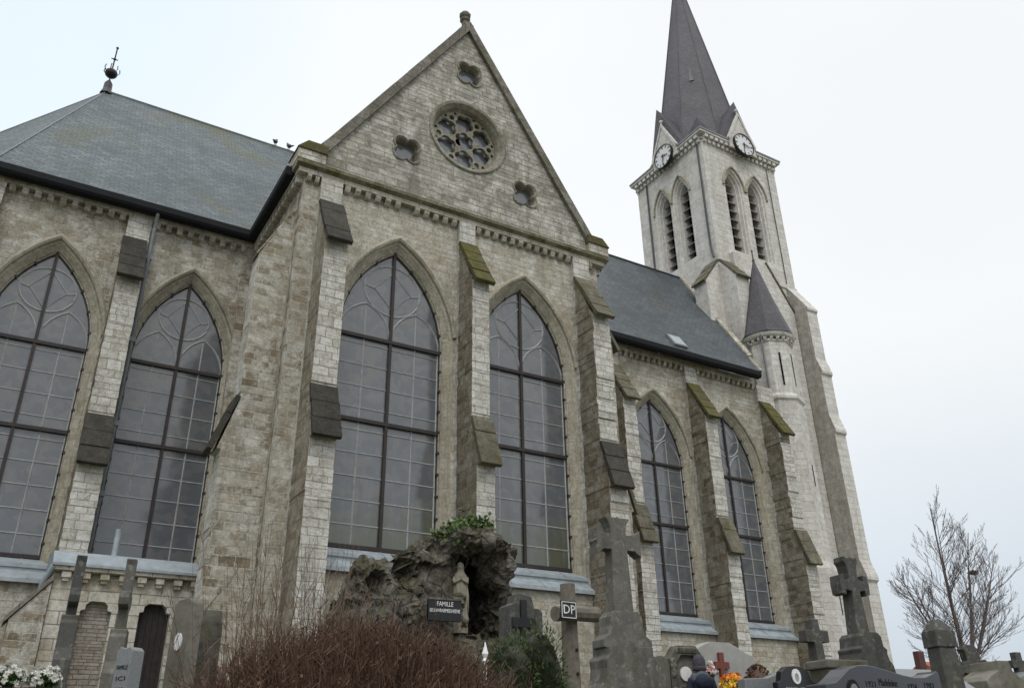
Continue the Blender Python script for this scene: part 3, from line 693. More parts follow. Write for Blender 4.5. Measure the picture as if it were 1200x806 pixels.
# raking foot wall with a sloped coping to the left of the annex
rk = MB(); rk.prism([(.55, .3), (1.26, .3), (1.26, 3.92), (.55, 3.05)], (0, .9, 0), org=(0, ay-.1, 0)); rko = part(rk, 'raking_wall', M['wall'])
rk = MB(); rk.prism([(.46, 2.98), (1.27, 3.96), (1.27, 4.1), (.46, 3.1)], (0, 1.0, 0), org=(0, ay-.15, 0)); part(rk, 'coping', M['coping'], rko)

# ---------------------------------------------------------------- tower
X0, X1, Y0, Y1 = 29.35, 35.1, 27.17, 32.92; XC, YC = (X0+X1)/2, (Y0+Y1)/2; ZC = 31.55
FO = [31.42, 33.18]; LO = [29.3, 30.85]
oa = lambda c, hw, d=0: arch(c, hw, 24.6, 28.9, 30.25, d, 12)
def flip(pts): return pts
t = MB()
t.prism([(X0, 0), (X1, 0), (X1, ZC), (X0, ZC)], (0, .9, 0), org=(0, Y0, 0), holes=[oa(c, .7) for c in FO])
t.box((X0+.01, Y1-.5, 0), (X1, Y1, ZC)); t.box((X1-.5, Y0+.9, 0), (X1-.003, Y1-.5, ZC))
tow = part(t, 'tower_wall', M['tower'])
t = MB(); t.prism([(Y0+.003, 14), (Y1, 14), (Y1, ZC), (Y0+.003, ZC)], (.9, 0, 0), axes=((0, 1, 0), (0, 0, 1)), org=(X0-.004, 0, 0), holes=[oa(c, .66) for c in LO]); part(t, 'tower_wall', M['tower'])
for face in (0, 1):
    for c in (FO if face == 0 else LO):
        hw = .7 if face == 0 else .66
        rg = (lambda pts, dep: [(p[0], Y0+dep, p[1]) for p in pts]) if face == 0 else (lambda pts, dep: [(X0-.004+dep, p[0], p[1]) for p in pts])
        o = MB(); o.loft([rg(oa(c, hw, d), dep) for d, dep in [(.0, -.004), (-.06, .03), (-.09, .12), (-.16, .14), (-.2, .3), (-.26, .32), (-.3, .55), (-.3, .85)]], closed=False)
        ob = part(o, 'belfry_opening', M['tower'])
        hd = MB(); top_ = [p for p in arch(c, hw, 24.6, 28.9, 30.25, .1, 16) if p[1] > 28.95]; top2 = [p for p in arch(c, hw, 24.6, 28.9, 30.25, .2, 16) if p[1] > 28.9][:len(top_)]
        H = lambda d, dep: rg([p for p in arch(c, hw, 24.6, 28.9, 30.25, d, 16)][1:-1], dep)
        hd.loft([H(.06, .02), H(.06, -.09), H(.12, -.11), H(.19, -.04), H(.19, .02)], closed=False); part(hd, 'dripstone', M['dress'], ob)
        lv = MB(); z = 24.7
        while z < 30.2:
            half = .42
            if face == 0: lv.prism([(Y0+.42, z), (Y0+.8, z+.32), (Y0+.8, z+.38), (Y0+.42, z+.06)], (2*half, 0, 0), axes=((0, 1, 0), (0, 0, 1)), org=(c-half, 0, 0))
            else: lv.prism([(X0+.42, z), (X0+.8, z+.32), (X0+.8, z+.38), (X0+.42, z+.06)], (0, 2*half, 0), axes=((1, 0, 0), (0, 0, 1)), org=(0, c-half, 0))
            z += .58
        part(lv, 'louvres', M['louvre'], ob)
        bk = MB()
        if face == 0: bk.box((c-.6, Y0+.92, 24.3), (c+.6, Y0+.95, 30.6))
        else: bk.box((X0+.92, c-.6, 24.3), (X0+.95, c+.6, 30.6))
        part(bk, 'dark_backing', M['void'], ob)
# cornice: two tiers of blocks under a moulded slab
c = MB(); ov = .3
for tier, (z, dp, s) in enumerate(((31.42, .15, .2), (31.66, .28, .22))):
    n = 17 if tier == 0 else 15
    for i in range(n):
        u = (i+.5)/n
        for fx in range(4):
            if fx == 0: p0 = (X0+(X1-X0)*u-s/2, Y0-dp, z); p1 = (X0+(X1-X0)*u+s/2, Y0+.1, z+.2)
            elif fx == 1: p0 = (X0-dp, Y0+(Y1-Y0)*u-s/2, z); p1 = (X0+.1, Y0+(Y1-Y0)*u+s/2, z+.2)
            elif fx == 2: p0 = (X0+(X1-X0)*u-s/2, Y1-.1, z); p1 = (X0+(X1-X0)*u+s/2, Y1+dp, z+.2)
            else: p0 = (X1-.1, Y0+(Y1-Y0)*u-s/2, z); p1 = (X1+dp, Y0+(Y1-Y0)*u+s/2, z+.2)
            c.box(p0, p1)
    c.box((X0-dp+.07, Y0-dp+.07, z+.2), (X1+dp-.07, Y1+dp-.07, z+.26))
c.box((X0-ov, Y0-ov, 31.92), (X1+ov, Y1+ov, 32.06)); part(c, 'tower_cornice', M['tower'])
c = MB(); c.box((X0-ov-.04, Y0-ov-.04, 32.06), (X1+ov+.04, Y1+ov+.04, 32.16)); part(c, 'cornice_flashing', M['lead'])
# spire
sp = MB(); sa = 2.72; se = sa*math.tan(R(22.5)); ZS, ZA = 32.16, 49.7
o8 = [(XC+sa*(1/math.cos(R(22.5)))*math.cos(R(22.5+45*i)), YC+sa*(1/math.cos(R(22.5)))*math.sin(R(22.5+45*i))) for i in range(8)]
for i in range(8): sp.add([(*o8[i], ZS), (*o8[(i+1) % 8], ZS), (XC, YC, ZA)], [(0, 1, 2)])
for i, (sx, sy) in enumerate(((1, 1), (-1, 1), (-1, -1), (1, -1))):      # broaches in the corners
    a, b_ = o8[2*i], o8[(2*i+1) % 8]; k = .14
    up = tuple(((a[j]+b_[j])/2)*(1-k)+(XC, YC)[j]*k for j in (0, 1))
    cx_, cy_ = XC+sx*(sa-.0), YC+sy*(sa-.0)
    sp.add([(cx_, cy_, ZS), (*a, ZS), (*b_, ZS), (*up, ZS+(ZA-ZS)*k)], [(0, 1, 3), (2, 0, 3)])
spo = part(sp, 'spire', M['slate_spire'])
h = MB()
for p_ in o8: h.tube([(*p_, ZS), (XC, YC, ZA)], [.05, .025], 5)
part(h, 'spire_hip', M['slate_spire'], spo)
for k in (.33,):
    r0, r1 = 2.72*(1-k), 2.72*(1-k-.075); dg_ = Vector((-.7071, -.7071, 0)); tg = Vector((.7071, -.7071, 0))
    c0 = Vector((XC, YC, 0))+dg_*(r0+.05)+Vector((0, 0, ZS+(ZA-ZS)*k)); c1 = Vector((XC, YC, 0))+dg_*(r1+.02)+Vector((0, 0, ZS+(ZA-ZS)*(k+.075)))
    l_ = MB(); bk_ = c0-dg_*.14; l_.add([c0-tg*.14, c0+tg*.14, c1, bk_-tg*.17, bk_+tg*.17], [(0, 1, 2), (3, 0, 2), (1, 4, 2), (0, 3, 4, 1)]); part(l_, 'lucarne', mat_plain('dull_lead', (.14, .145, .155), .6, .3), spo)
# clock gablets with their pointed roofs
def clock(face):
    if face == 0: Pm = lambda u, dep, z: (XC+.05+u, Y0-.34+dep, z)
    else: Pm = lambda u, dep, z: (X0-.34+dep, YC-.2-u, z)
    ca = 32.0; hw = 1.02
    g = MB(); out = [(-hw, 31.6), (hw, 31.6), (hw, 32.3), (0, 34.25), (-hw, 32.3)]
    g.loft([[Pm(u, -.04, z) for u, z in out], [Pm(u, .08, z) for u, z in out]], cap=True)
    for s in (-1, 1):
        q = [(s*(hw+.1), 32.22), (0, 34.42), (0, 34.2), (s*(hw-.02), 32.1)]
        g.loft([[Pm(u, -.1, z) for u, z in q], [Pm(u, .12, z) for u, z in q]], cap=True)
    g.lathe([(.05, 0), (.06, .25), (.12, .3), (.1, .42), (.02, .46)], 8, Pm(0, .0, 34.3))
    go = part(g, 'clock_gablet', M['tower'])
    r_ = MB(); A_, B_, C_, D_, T_ = Pm(-1.4, .13, 32.17), Pm(1.4, .13, 32.17), Pm(.9, 2.2, 33.6), Pm(-.9, 2.2, 33.6), Pm(.08 if face == 0 else -.42, .14, 35.5 if face == 0 else 36.0)
    r_.add([A_, B_, C_, D_, T_], [(0, 1, 4), (1, 2, 4), (2, 3, 4), (3, 0, 4)]); part(r_, 'gablet_roof', M['slate_spire'], go)
    rim = MB(); cc = lambda r, dep: [Pm(r*math.cos(math.tau*i/36), dep, ca+r*math.sin(math.tau*i/36)) for i in range(36)]
    rim.loft([cc(.77, .0), cc(.77, -.2), cc(.73, -.22), cc(.715, -.17)]); ro = part(rim, 'clock', M['black_paint'])
    hd = MB(); hd.add(cc(.73, -.16), [tuple(range(36))], 1)
    def bar(a, r0, r1, w0, w1, dep):
        s_, c_ = math.sin(a), math.cos(a)
        q = [(r0*s_-w0*c_, r0*c_+w0*s_), (r0*s_+w0*c_, r0*c_-w0*s_), (r1*s_+w1*c_, r1*c_-w1*s_), (r1*s_-w1*c_, r1*c_+w1*s_)]
        hd.loft([[Pm(u, dep, ca+v) for u, v in q], [Pm(u, dep-.012, ca+v) for u, v in q]], cap=True)
    for i in range(12):
        bar(math.tau*i/12, .52, .66, .02 if i % 3 else .035, .024 if i % 3 else .04, -.165)
    part(hd, 'dial', [M['black_paint'], M['white_enamel']], ro)
    hd = MB(); bar(R(186), -.15, .6, .03, .02, -.19); bar(R(104), -.12, .42, .05, .03, -.21); part(hd, 'clock_hands', M['black_paint'], ro)
clock(0); clock(1)
# conductor pipes down the belfry
for q in ([(X0-.06, Y0+.35, 31.4), (X0-.06, Y0+.35, 24.6), (X0-.1, Y0+.2, 23.8)], [(X0-.06, Y1-.9, 31.4), (X0-.06, Y1-.9, 22)], [(X1-.7, Y0-.05, 31.4), (X1-.7, Y0-.05, 23.5)]):
    d = MB(); d.tube(q, .055 if q[0][0] < X0 else .025, 6); part(d, 'downpipe', M['dark_pipe'])
s_ = MB(); s_.box((X0-.06, Y0-.06, 23.2), (X1+.05, Y0+.2, 23.36)); part(s_, 'string_course', M['tower'])
# buttresses of the tower
def tprof(mb, axis, a0, a1, pl, sgn, prof):
    out = [(pl-sgn*.05, prof[0][1])]+[(pl+sgn*d, z) for d, z in prof]+[(pl+sgn*prof[-1][0], 0), (pl-sgn*.05, 0)]
    out2 = out
    if axis == 'y': mb.prism(out2, (a1-a0, 0, 0), 1, axes=((0, 1, 0), (0, 0, 1)), org=(a0, 0, 0), side_mi=0)
    else: mb.prism(out2, (0, a1-a0, 0), 1, axes=((1, 0, 0), (0, 0, 1)), org=(0, a0, 0), side_mi=0)
PR = [(.0, 23.35), (1.16, 21.5), (1.16, 21.38), (1.08, 21.3), (1.08, 18.55), (1.32, 17.75), (1.32, 17.62), (1.22, 17.52), (1.22, 15.35), (1.46, 14.5), (1.46, 14.36), (1.36, 14.28), (1.36, 8.15), (1.62, 7.35), (1.62, 7.2), (1.5, 7.1)]
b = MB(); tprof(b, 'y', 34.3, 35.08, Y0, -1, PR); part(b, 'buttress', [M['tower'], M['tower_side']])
b = MB(); tprof(b, 'x', 27.2, 28.0, X1, 1, PR); part(b, 'buttress', [M['tower'], M['tower']])
b = MB(); tprof(b, 'x', 27.2, 28.1, X0, -1, [(.0, 23.5), (1.1, 22.0), (1.05, 21.9), (1.05, 15.0)]); nb = part(b, 'buttress', [M['tower'], M['tower']])
b = MB(); slabs(b, 'x', 27.2, 28.1, X0, 23.55, X0-1.15, 22.0, 3, .08); part(b, 'weathering', M['slab_lichen'], nb)
b = MB(); tprof(b, 'y', X0+.004, 30.25, Y0, -1, [(.0, 23.5), (1.05, 22.1), (1.0, 22.0), (1.0, 14)]); nb = part(b, 'buttress', [M['tower'], M['tower']])
b = MB(); slabs(b, 'y', X0+.004, 30.25, Y0, 23.55, Y0-1.1, 22.1, 3, .08); part(b, 'weathering', M['slab_lichen'], nb)
b = MB(); b.prism([(30.25, 0), (34.25, 0), (34.25, 21.5), (32.6, 24.2), (30.25, 24.2)], (0, .3, 0), org=(0, Y0-.28, 0)); nb = part(b, 'lower_stage', M['tower'])
b = MB(); slabs(b, 'x', Y0-.3, Y0, 32.6, 24.2, 34.32, 21.45, 4, .09, .03); part(b, 'weathering', M['slab_lichen'], nb)
# stair turret
TCX, TCY = 30.55, 25.9
b = MB(); q8 = R(22.5)
b.lathe([(1.42, 0), (1.42, 7.15), (1.3, 7.45), (1.24, 7.5), (1.2, 14.9), (1.3, 15.0), (1.3, 15.12), (1.14, 15.3), (1.13, 18.0), (1.2, 18.02), (1.2, 18.1)], 8, (TCX, TCY, 0), rot=0)
tu = part(b, 'stair_turret', M['tower'])
b = MB()
for i in range(24):
    a = math.tau*(i+.5)/24; cx_, cy_ = TCX+1.15*math.cos(a), TCY+1.15*math.sin(a); b.ball((cx_, cy_, 18.17), (.1, .1, .12), n=6, m_=4)
b.lathe([(1.22, 18.22), (1.3, 18.28), (1.36, 18.42), (1.2, 18.45)], 24, (TCX, TCY, 0)); part(b, 'turret_cornice', M['tower'], tu)
b = MB(); b.lathe([(1.38, 18.42), (1.4, 18.5), (1.36, 18.55)], 8, (TCX, TCY, 0), rot=0); part(b, 'turret_gutter', M['dark_pipe'], tu)
b = MB(); b.lathe([(1.36, 18.5), (.62, 20.9), (.03, 23.2)], 8, (TCX, TCY, 0), rot=0); part(b, 'turret_roof', M['slate_spire'], tu)
b = MB(); b.lathe([(.06, 22.95), (.07, 23.2), (.035, 23.3), (.03, 23.7), (.06, 23.75), (.01, 23.85)], 8, (TCX, TCY, 0)); part(b, 'turret_finial', M['dark_pipe'], tu)
for ang, z0, z1 in ((-112.5, 15.7, 17.4), (-67.5, 15.8, 17.5), (-67.5, 10.9, 11.9), (-67.5, 5.3, 6.1)):
    a = R(ang); rr_ = (1.14 if z0 > 15 else 1.225 if z0 > 7 else 1.425)*math.cos(q8)+.0; n_ = Vector((math.cos(a), math.sin(a), 0)); t_ = Vector((-n_.y, n_.x, 0))*.045; c_ = Vector((TCX, TCY, 0))+n_*(rr_+.02)
    b = MB(); b.add([c_-t_+Vector((0, 0, z0)), c_+t_+Vector((0, 0, z0)), c_+t_+Vector((0, 0, z1)), c_-t_+Vector((0, 0, z1))], [(0, 1, 2, 3)]); part(b, 'arrow_slit', M['void'], tu)
d = MB(); a = R(-150); d.tube([(TCX+1.3*math.cos(a), TCY+1.3*math.sin(a), 18.4), (TCX+1.2*math.cos(a), TCY+1.2*math.sin(a), 18.0), (TCX+1.2*math.cos(a), TCY+1.2*math.sin(a), 15.6)], .05, 6); part(d, 'downpipe', M['pipe'], tu)

# ================================================================== THE CEMETERY
def mat_grave(name, base, lich=.5, streak=.6):
    s = NT(name); a = s.noise(7, 8, rough=.75); c = s.ramp(a, [(.28, tuple(x*.62 for x in base)), (.5, base), (.74, tuple(x*1.4 for x in base))])
    st = s.noise(1.0, 6, stretch=(5, 5, .5), rough=.6); c = s.mix(s.math('MULTIPLY', s.ramp(st, [(.48, 0.), (.66, 1.)]), streak), c, tuple(x*.42 for x in base))
    v = s.noise(13, 4, rough=.55); k = s.math('MULTIPLY', s.ramp(v, [(.57, 0.), (.61, 1.)]), s.ramp(s.noise(1.7, 4), [(.45, 0.), (.6, 1.)])); c = s.mix(s.math('MULTIPLY', k, lich), c, (.3, .3, .245))
    w = s.noise(2.3, 6, rough=.7); c = s.mix(s.math('MULTIPLY', s.ramp(w, [(.52, 0.), (.66, 1.)]), .5), c, (.085, .085, .045))
    s.bump(a, .012); return s.fin(c, .9, .15)
M['gravestone'] = mat_grave('grey_gravestone', (.135, .13, .117))
M['bluestone'] = mat_grave('dark_weathered_bluestone', (.085, .083, .079), .35)
M['palestone'] = mat_plain('pale_grey_gravestone', (.33, .325, .31), .8, .25, 0, .15, 3, .004)
M['greygranite'] = mat_plain('light_grey_granite', (.19, .2, .205), .5, .4, 0, .3, 60)
M['blackgranite'] = mat_plain('polished_black_granite', (.02, .02, .022), .15, .5, 0, .3, 80)
M['bluegranite'] = mat_plain('polished_blue_grey_granite', (.03, .031, .038), .22, .5, 0, .35, 70)
M['pinkgranite'] = mat_plain('red_granite', (.16, .045, .03), .4, .4, 0, .4, 50)
M['oldwood'] = mat_plain('grey_weathered_timber', (.15, .135, .11), .9, .15, 0, .35, 9, .01)
M['engraved'] = mat_plain('dark_engraved_letter', (.02, .02, .02), .8, .1)
M['gilt'] = mat_plain('pale_engraved_letter', (.35, .34, .31), .6, .3)
M['lettering'] = mat_plain('white_letter', (.72, .72, .7), .6, .3)
M['porcelain'] = mat_plain('white_porcelain', (.75, .75, .74), .3, .5, 0, .1)
M['portrait'] = mat_plain('grey_portrait', (.3, .3, .3), .4, .4, 0, .6, 20)
def mat_mossy(name, base, amt, scale=3.0, mcol=(.08, .085, .03), bump=.02):
    s = NT(name); a = s.noise(6, 8, rough=.72); c = s.ramp(a, [(.25, tuple(x*.4 for x in base)), (.5, base), (.75, tuple(x*1.5 for x in base))])
    k = s.noise(scale, 7, rough=.7); c = s.mix(s.math('MULTIPLY', s.ramp(k, [(.46, 0.), (.6, 1.)]), amt), c, mcol)
    d = s.noise(1.3, 3); c = s.mix(s.math('MULTIPLY', s.ramp(d, [(.5, 0.), (.7, 1.)]), .5), c, (.33, .32, .28))
    s.bump(a, bump); return s.fin(c, .95, .1)
M['mossgrave'] = mat_mossy('mossy_gravestone', (.17, .16, .135), .35)
M['darkgrave'] = mat_mossy('blackened_gravestone', (.085, .08, .07), .35)
def mat_rock():
    s = NT('grotto_rock'); a = s.noise(5, 9, rough=.75); c = s.ramp(a, [(.3, (.022, .02, .016)), (.48, (.1, .09, .07)), (.62, (.17, .155, .125)), (.8, (.3, .285, .25))])
    k = s.noise(1.5, 6, rough=.65); c = s.mix(s.math('MULTIPLY', s.ramp(k, [(.5, 0.), (.62, 1.)]), .6), c, s.mix(a, (.1, .095, .085), (.42, .41, .37)))
    v = s.n('ShaderNodeTexVoronoi', Vector=s.tc.outputs['Object'], Scale=3.2, feature='DISTANCE_TO_EDGE'); c = s.mix(s.ramp(v.outputs['Distance'], [(0., .75), (.06, 0.)]), c, (.015, .014, .011))  # shade of cavities painted into the rock colour along cell edges
    g = s.n('ShaderNodeNewGeometry'); sz = s.n('ShaderNodeSeparateXYZ', Vector=g.outputs['Normal']); mo = s.math('MULTIPLY', s.ramp(sz.outputs['Z'], [(.3, 0.), (.75, 1.)]), s.ramp(s.noise(2.2, 5), [(.42, 0.), (.55, 1.)]))
    c = s.mix(s.math('MULTIPLY', mo, .8), c, s.mix(a, (.03, .03, .01), (.1, .1, .035)))
    s.bump(a, .08); return s.fin(c, .95, .1)
M['rock'] = mat_rock()
M['statue'] = mat_plain('cream_statue', (.25, .232, .178), .8, .2, 0, .18, 8, .003)

def ground_thing(name, label, cat, x, y, rz=0, group=None):
    return thing(name, label, cat, (x, y, zg(y)-.02), rz, group)
def xz(mb, poly, y0, y1, mi=0): mb.prism(poly, (0, y1-y0, 0), mi, org=(0, y0, 0))
def sym(half): return half+[(-x, z) for x, z in reversed(half) if abs(x) > 1e-6]
def flared_cross(zb, w, aw, az, ah, zt, fl):
    """latin cross outline with flared arm ends: base z, shaft half width, arm half span, arm centre z, arm half height, top, flare"""
    return sym([(w*1.25, zb), (w, az-ah*1.6), (w*1.02, az-ah), (aw*.72, az-ah), (aw*.8, az-ah-fl*.4), (aw, az-ah-fl), (aw, az-ah*.3), (aw+.02, az), (aw, az+ah*.3), (aw, az+ah+fl), (aw*.8, az+ah+fl*.4), (aw*.72, az+ah), (w*1.0, az+ah),
                (w, zt-fl*1.9), (w+fl*.35, zt-fl), (w+fl, zt), (w*.3, zt), (0, zt+.015)])

# big stone cross monument in front of the transept
H0 = zg(7.5)
t = ground_thing('cross_monument', 'tall grey stone cross with flared arms on a shouldered pedestal, right of the wooden cross', 'grave cross', 5.86, 7.5, R(-4))
b = MB(); xz(b, flared_cross(1.98, .1, .285, 2.73, .085, 3.0, .06), -.075, .075); part(b, 'cross', M['gravestone'], t, bevel=.012)
b = MB(); xz(b, sym([(.3, 1.62), (.3, 1.7), (.22, 1.76), (.2, 1.84), (.2, 1.93), (.15, 1.99)]), -.12, .12); part(b, 'cross_base', M['gravestone'], t, bevel=.01)
b = MB(); xz(b, sym([(.42, 0), (.42, .55), (.4, .95), (.37, 1.2), (.33, 1.28), (.31, 1.42), (.32, 1.5), (.27, 1.55), (.27, 1.63)]), -.17, .17)
part(b, 'pedestal', M['gravestone'], t, bevel=.012)

# wooden memorial cross with the sign
t = ground_thing('wooden_cross', 'grey log cross with round arm ends and a small black DP sign', 'grave cross', 6.92, 10.0, R(4))
b = MB(); b.tube([(0, 0, 0), (.01, 0, 1.2), (0, 0, 2.47)], [.13, .12, .105], 9); part(b, 'post', M['oldwood'], t)
b = MB(); b.tube([(-.36, -.16, 2.03), (0, -.15, 2.06), (.37, -.16, 2.07)], [.1, .1, .105], 10); part(b, 'crossbar', M['oldwood'], t)
b = MB()
for z in (.7, 1.0, 1.3, 1.6): b.ball((.02, -.12, z), .025, n=6, m_=4)
part(b, 'studs', M['iron'], t)
b = MB(); b.box((-.36, -.3, 1.95), (-.1, -.27, 2.19)); sg = part(b, 'sign_plate', M['black_paint'], t, bevel=.01)
b = MB(); rr_ = sym([(.12, .01), (.12, .22)])
for (x0, z0, x1, z1) in ((-.135, 1.965, .105, 1.975), (-.135, 2.165, .105, 2.175), (-.137, 1.965, -.127, 2.175), (.097, 1.965, .107, 2.175)): b.box((x0-.215, -.304, z0), (x1-.215, -.3, z1))
part(b, 'sign_border', M['lettering'], sg)
text_mesh('sign_lettering', 'DP', .165, M['lettering'], sg, Matrix.Translation((-.23, -.304, 2.07)) @ FACE_FRONT)

# stone stele carrying a black cross
t = ground_thing('cross_stele', 'grey stone stele carrying a thin black cross, beside the grotto', 'gravestone', 6.78, 11.0, R(0))
b = MB(); xz(b, [(-.3, 0), (.12, 0), (.12, 2.16), (.08, 2.3), (-.14, 2.34), (-.17, 2.22), (-.3, 2.16)], -.16, .16); xz(b, [(.12, 0), (.3, 0), (.3, 2.1), (.24, 2.15), (.12, 2.15)], -.1, .22); part(b, 'stone', M['bluestone'], t, bevel=.012)
b = MB(); b.box((-.13, -.2, 1.3), (-.03, -.16, 2.24)); b.box((-.27, -.205, 1.86), (.11, -.155, 1.99)); part(b, 'metal_cross', M['iron'], t)
b = MB(); b.tube([(.2, -.14, 1.9), (.16, -.18, 1.78), (.08, -.19, 1.7), (.04, -.19, 1.55)], .02, 5); part(b, 'metal_spray', M['iron'], t)

# grotto rocks
def rockmesh(name, blobs, carve, parent, seed, vox=.05, amp=.16):
    b = MB()
    for c, r in blobs: b.ball(c, r, n=14, m_=10)
    o = part(b, name, M['rock'], parent)
    rm = o.modifiers.new('r', 'REMESH'); rm.mode = 'VOXEL'; rm.voxel_size = vox
    dg = bpy.context.evaluated_depsgraph_get(); me = bpy.data.meshes.new_from_object(o.evaluated_get(dg)); o.modifiers.clear()
    me.name = name
    for v in me.vertices:
        p = v.co; q = p*1.0
        n1 = mnoise.fractal(q*1.6+Vector((seed, 0, 0)), 1, 2, 4); n2 = mnoise.voronoi(q*2.2)[0]
        d = (n2[1]-n2[0])
        n3 = mnoise.voronoi(q*5.5)[0]
        v.co = p+v.normal*(amp*n1+.2*(d-.3)+.1*((n3[1]-n3[0])-.3)+.05*mnoise.fractal(q*9, 1, 2, 3))
        carve(v)
    old = o.data; o.data = me; bpy.data.meshes.remove(old)
    for p in me.polygons: p.use_smooth = False
    return o
GXY = (6.9, 14.2)
t = thing('rock_grotto', 'craggy grey rockwork grotto with a dark niche, tallest at the right', 'grotto', (GXY[0], GXY[1], zg(14.2)-.05))
zb_ = 0
def carve(v):
    x, y, z = v.co
    u = (x+.05)/.42; w_ = (z-2.35)/.62; r = max(abs(u), abs(w_))
    if r < 1 and y < .2: v.co.y = max(y, -.3+.1*r)
    u = (x+1.25)/.16; w_ = (z-2.5)/.25; r = u*u+w_*w_
    if r < 1 and y < .4: v.co.y = y+(1-r)**.5*.4
    u = (x+.7)/.22; w_ = (z-2.75)/.3; r = u*u+w_*w_
    if r < 1 and y < .4: v.co.y = y+(1-r)**.5*.45
blobs = [((-1.5, 0, 1.1), (.42, .7, 1.4)), ((-1.15, .1, 1.6), (.66, .8, 1.45)), ((-.45, .1, 1.8), (.62, .8, 1.5)), ((.08, .15, 2.1), (.5, .66, 1.35)),
         ((.42, .1, 3.42), (.48, .8, .32)), ((.85, .1, 3.45), (.46, .8, .32)), ((1.26, .1, 3.1), (.28, .7, .5)), ((1.36, .1, 2.1), (.17, .6, 1.15)), ((1.2, 0, .85), (.45, .7, .95)),
         ((.75, 1.65, 1.8), (.95, .4, 1.95)), ((1.4, .9, 1.8), (.17, .8, 1.8)), ((.05, .9, 1.8), (.3, .8, 1.8)), ((.8, .9, 3.45), (.8, .8, .3)), ((.55, -.05, .85), (.9, .85, 1.0)), ((-.8, 0, .6), (1.2, .95, .9))]
rk = rockmesh('rocks', blobs, carve, t, 3.1)

# plaque
pq = thing('plaque', 'dark slate plaque lettered FAMILLE leaning in the rocks beside the statue', 'plaque', (6.82, 13.6, zg(14.2)+2.08), R(-4))
b = MB(); b.box((-.31, -.03, -.19), (.31, .03, .16)); part(b, 'slab', M['black_paint'], pq, bevel=.008)
b = MB(); b.box((-.31, -.04, .16), (.31, .03, .19)); part(b, 'chipped_edge', M['gravestone'], pq)
text_mesh('lettering', 'FAMILLE', .11, M['lettering'], pq, Matrix.Translation((0, -.034, .09)) @ FACE_FRONT, .002, width=.3)
text_mesh('lettering', 'BEUNWRAEMEESHEENE', .085, M['lettering'], pq, Matrix.Translation((0, -.034, -.02)) @ FACE_FRONT, .002, width=.56)

# robed statue
st_ = thing('statue', 'cream stone statue of a veiled robed woman standing in the dark niche', 'statue', (7.32, 13.98, zg(14.2)+1.96), R(-20))
b = MB(); rings = []
def srow(z, rx, ry, fold, cx=0, cy=0): return [((cx+rx*(1+fold*math.sin(9*a+z*3))*math.cos(a)), cy+ry*(1+fold*math.sin(9*a+z*3))*math.sin(a), z) for a in (math.tau*i/54 for i in range(54))]
for row in [(0, .15, .13, .1), (.04, .155, .135, .12), (.2, .13, .115, .11), (.4, .122, .105, .1), (.55, .125, .105, .07), (.66, .13, .105, .05), (.75, .13, .1, .03), (.81, .115, .09, .02), (.85, .085, .075, .01), (.89, .068, .068, .01), (.94, .07, .075, .0), (.99, .066, .072, .0), (1.03, .048, .052, 0), (1.05, .015, .015, 0)]: rings.append(srow(*row))
b.loft(rings, cap=True); b.tube([(-.115, -.02, .76), (-.11, -.09, .66), (-.01, -.13, .73)], [.04, .036, .022], 8); b.tube([(.115, -.02, .76), (.11, -.09, .66), (.01, -.13, .73)], [.04, .036, .022], 8); b.ball((0, -.135, .76), (.022, .02, .05)); b.ball((0, -.055, .945), (.042, .032, .055))
b.tube([(.1, .0, .7), (.12, -.03, .45), (.13, -.04, .15)], [.03, .04, .03], 8)
part(b, 'robed_figure', M['statue'], st_, smooth=True)
b = MB(); b.lathe([(.15, -.2), (.15, -.02), (.14, .0)], 10); part(b, 'plinth', M['statue'], st_)

# ---- leaves
def mat_leaf(name, cols, rough=.6, trans=.2):
    s = NT(name); n_ = s.noise(9, 3); g_ = s.n('ShaderNodeNewGeometry'); f = s.math('ADD', s.math('MULTIPLY', g_.outputs['Random Per Island'], .75), s.math('MULTIPLY', n_, .3))
    k = len(cols); c = s.ramp(f, [(.05+.9*i/(k-1), c_) for i, c_ in enumerate(cols)]); return s.fin(c, rough, .25)
M['ivy'] = mat_leaf('ivy_leaf', [(.03, .055, .015), (.06, .1, .025), (.11, .16, .045)])
M['conifer'] = mat_leaf('conifer_spray', [(.025, .045, .016), (.045, .075, .026), (.07, .105, .038), (.1, .1, .042)])
M['drybeech'] = mat_leaf('brown_dry_twig', [(.04, .022, .016), (.075, .042, .028), (.105, .06, .04), (.14, .09, .06)])
M['twig'] = mat_leaf('brown_bare_twig', [(.07, .046, .034), (.12, .082, .06), (.17, .125, .09)])
M['bark'] = mat_plain('grey_brown_bark', (.13, .11, .104), .9, .1, 0, .35, 12, .01)
M['chrys'] = mat_leaf('white_chrysanthemum', [(.42, .42, .38), (.55, .55, .5), (.65, .65, .6)])
M['stemgreen'] = mat_leaf('green_leaf', [(.03, .06, .02), (.06, .11, .03), (.09, .15, .05)])
M['terracotta'] = mat_plain('flower_pot', (.06, .05, .045), .7, .2)
rnd = random.Random(11)
def rv(r=1.0):
    while True:
        v = Vector((rnd.uniform(-1, 1), rnd.uniform(-1, 1), rnd.uniform(-1, 1)))
        if .01 < v.length < 1: return v*r
def leaf(mb, p, s, dirv=None, droop=.3):
    d = (dirv if dirv else rv().normalized()); u = d.cross(rv()).normalized(); n_ = d.cross(u)
    mb.add([p, p+d*s*.5+u*s*.38+n_*s*.1, p+d*s, p+d*s*.5-u*s*.38+n_*s*.1], [(0, 1, 2), (0, 2, 3)])
iv = thing('ivy', 'green ivy growing over the top of the rock grotto', 'ivy', (7.45, 14.1, zg(14.2)+3.5))
b = MB()
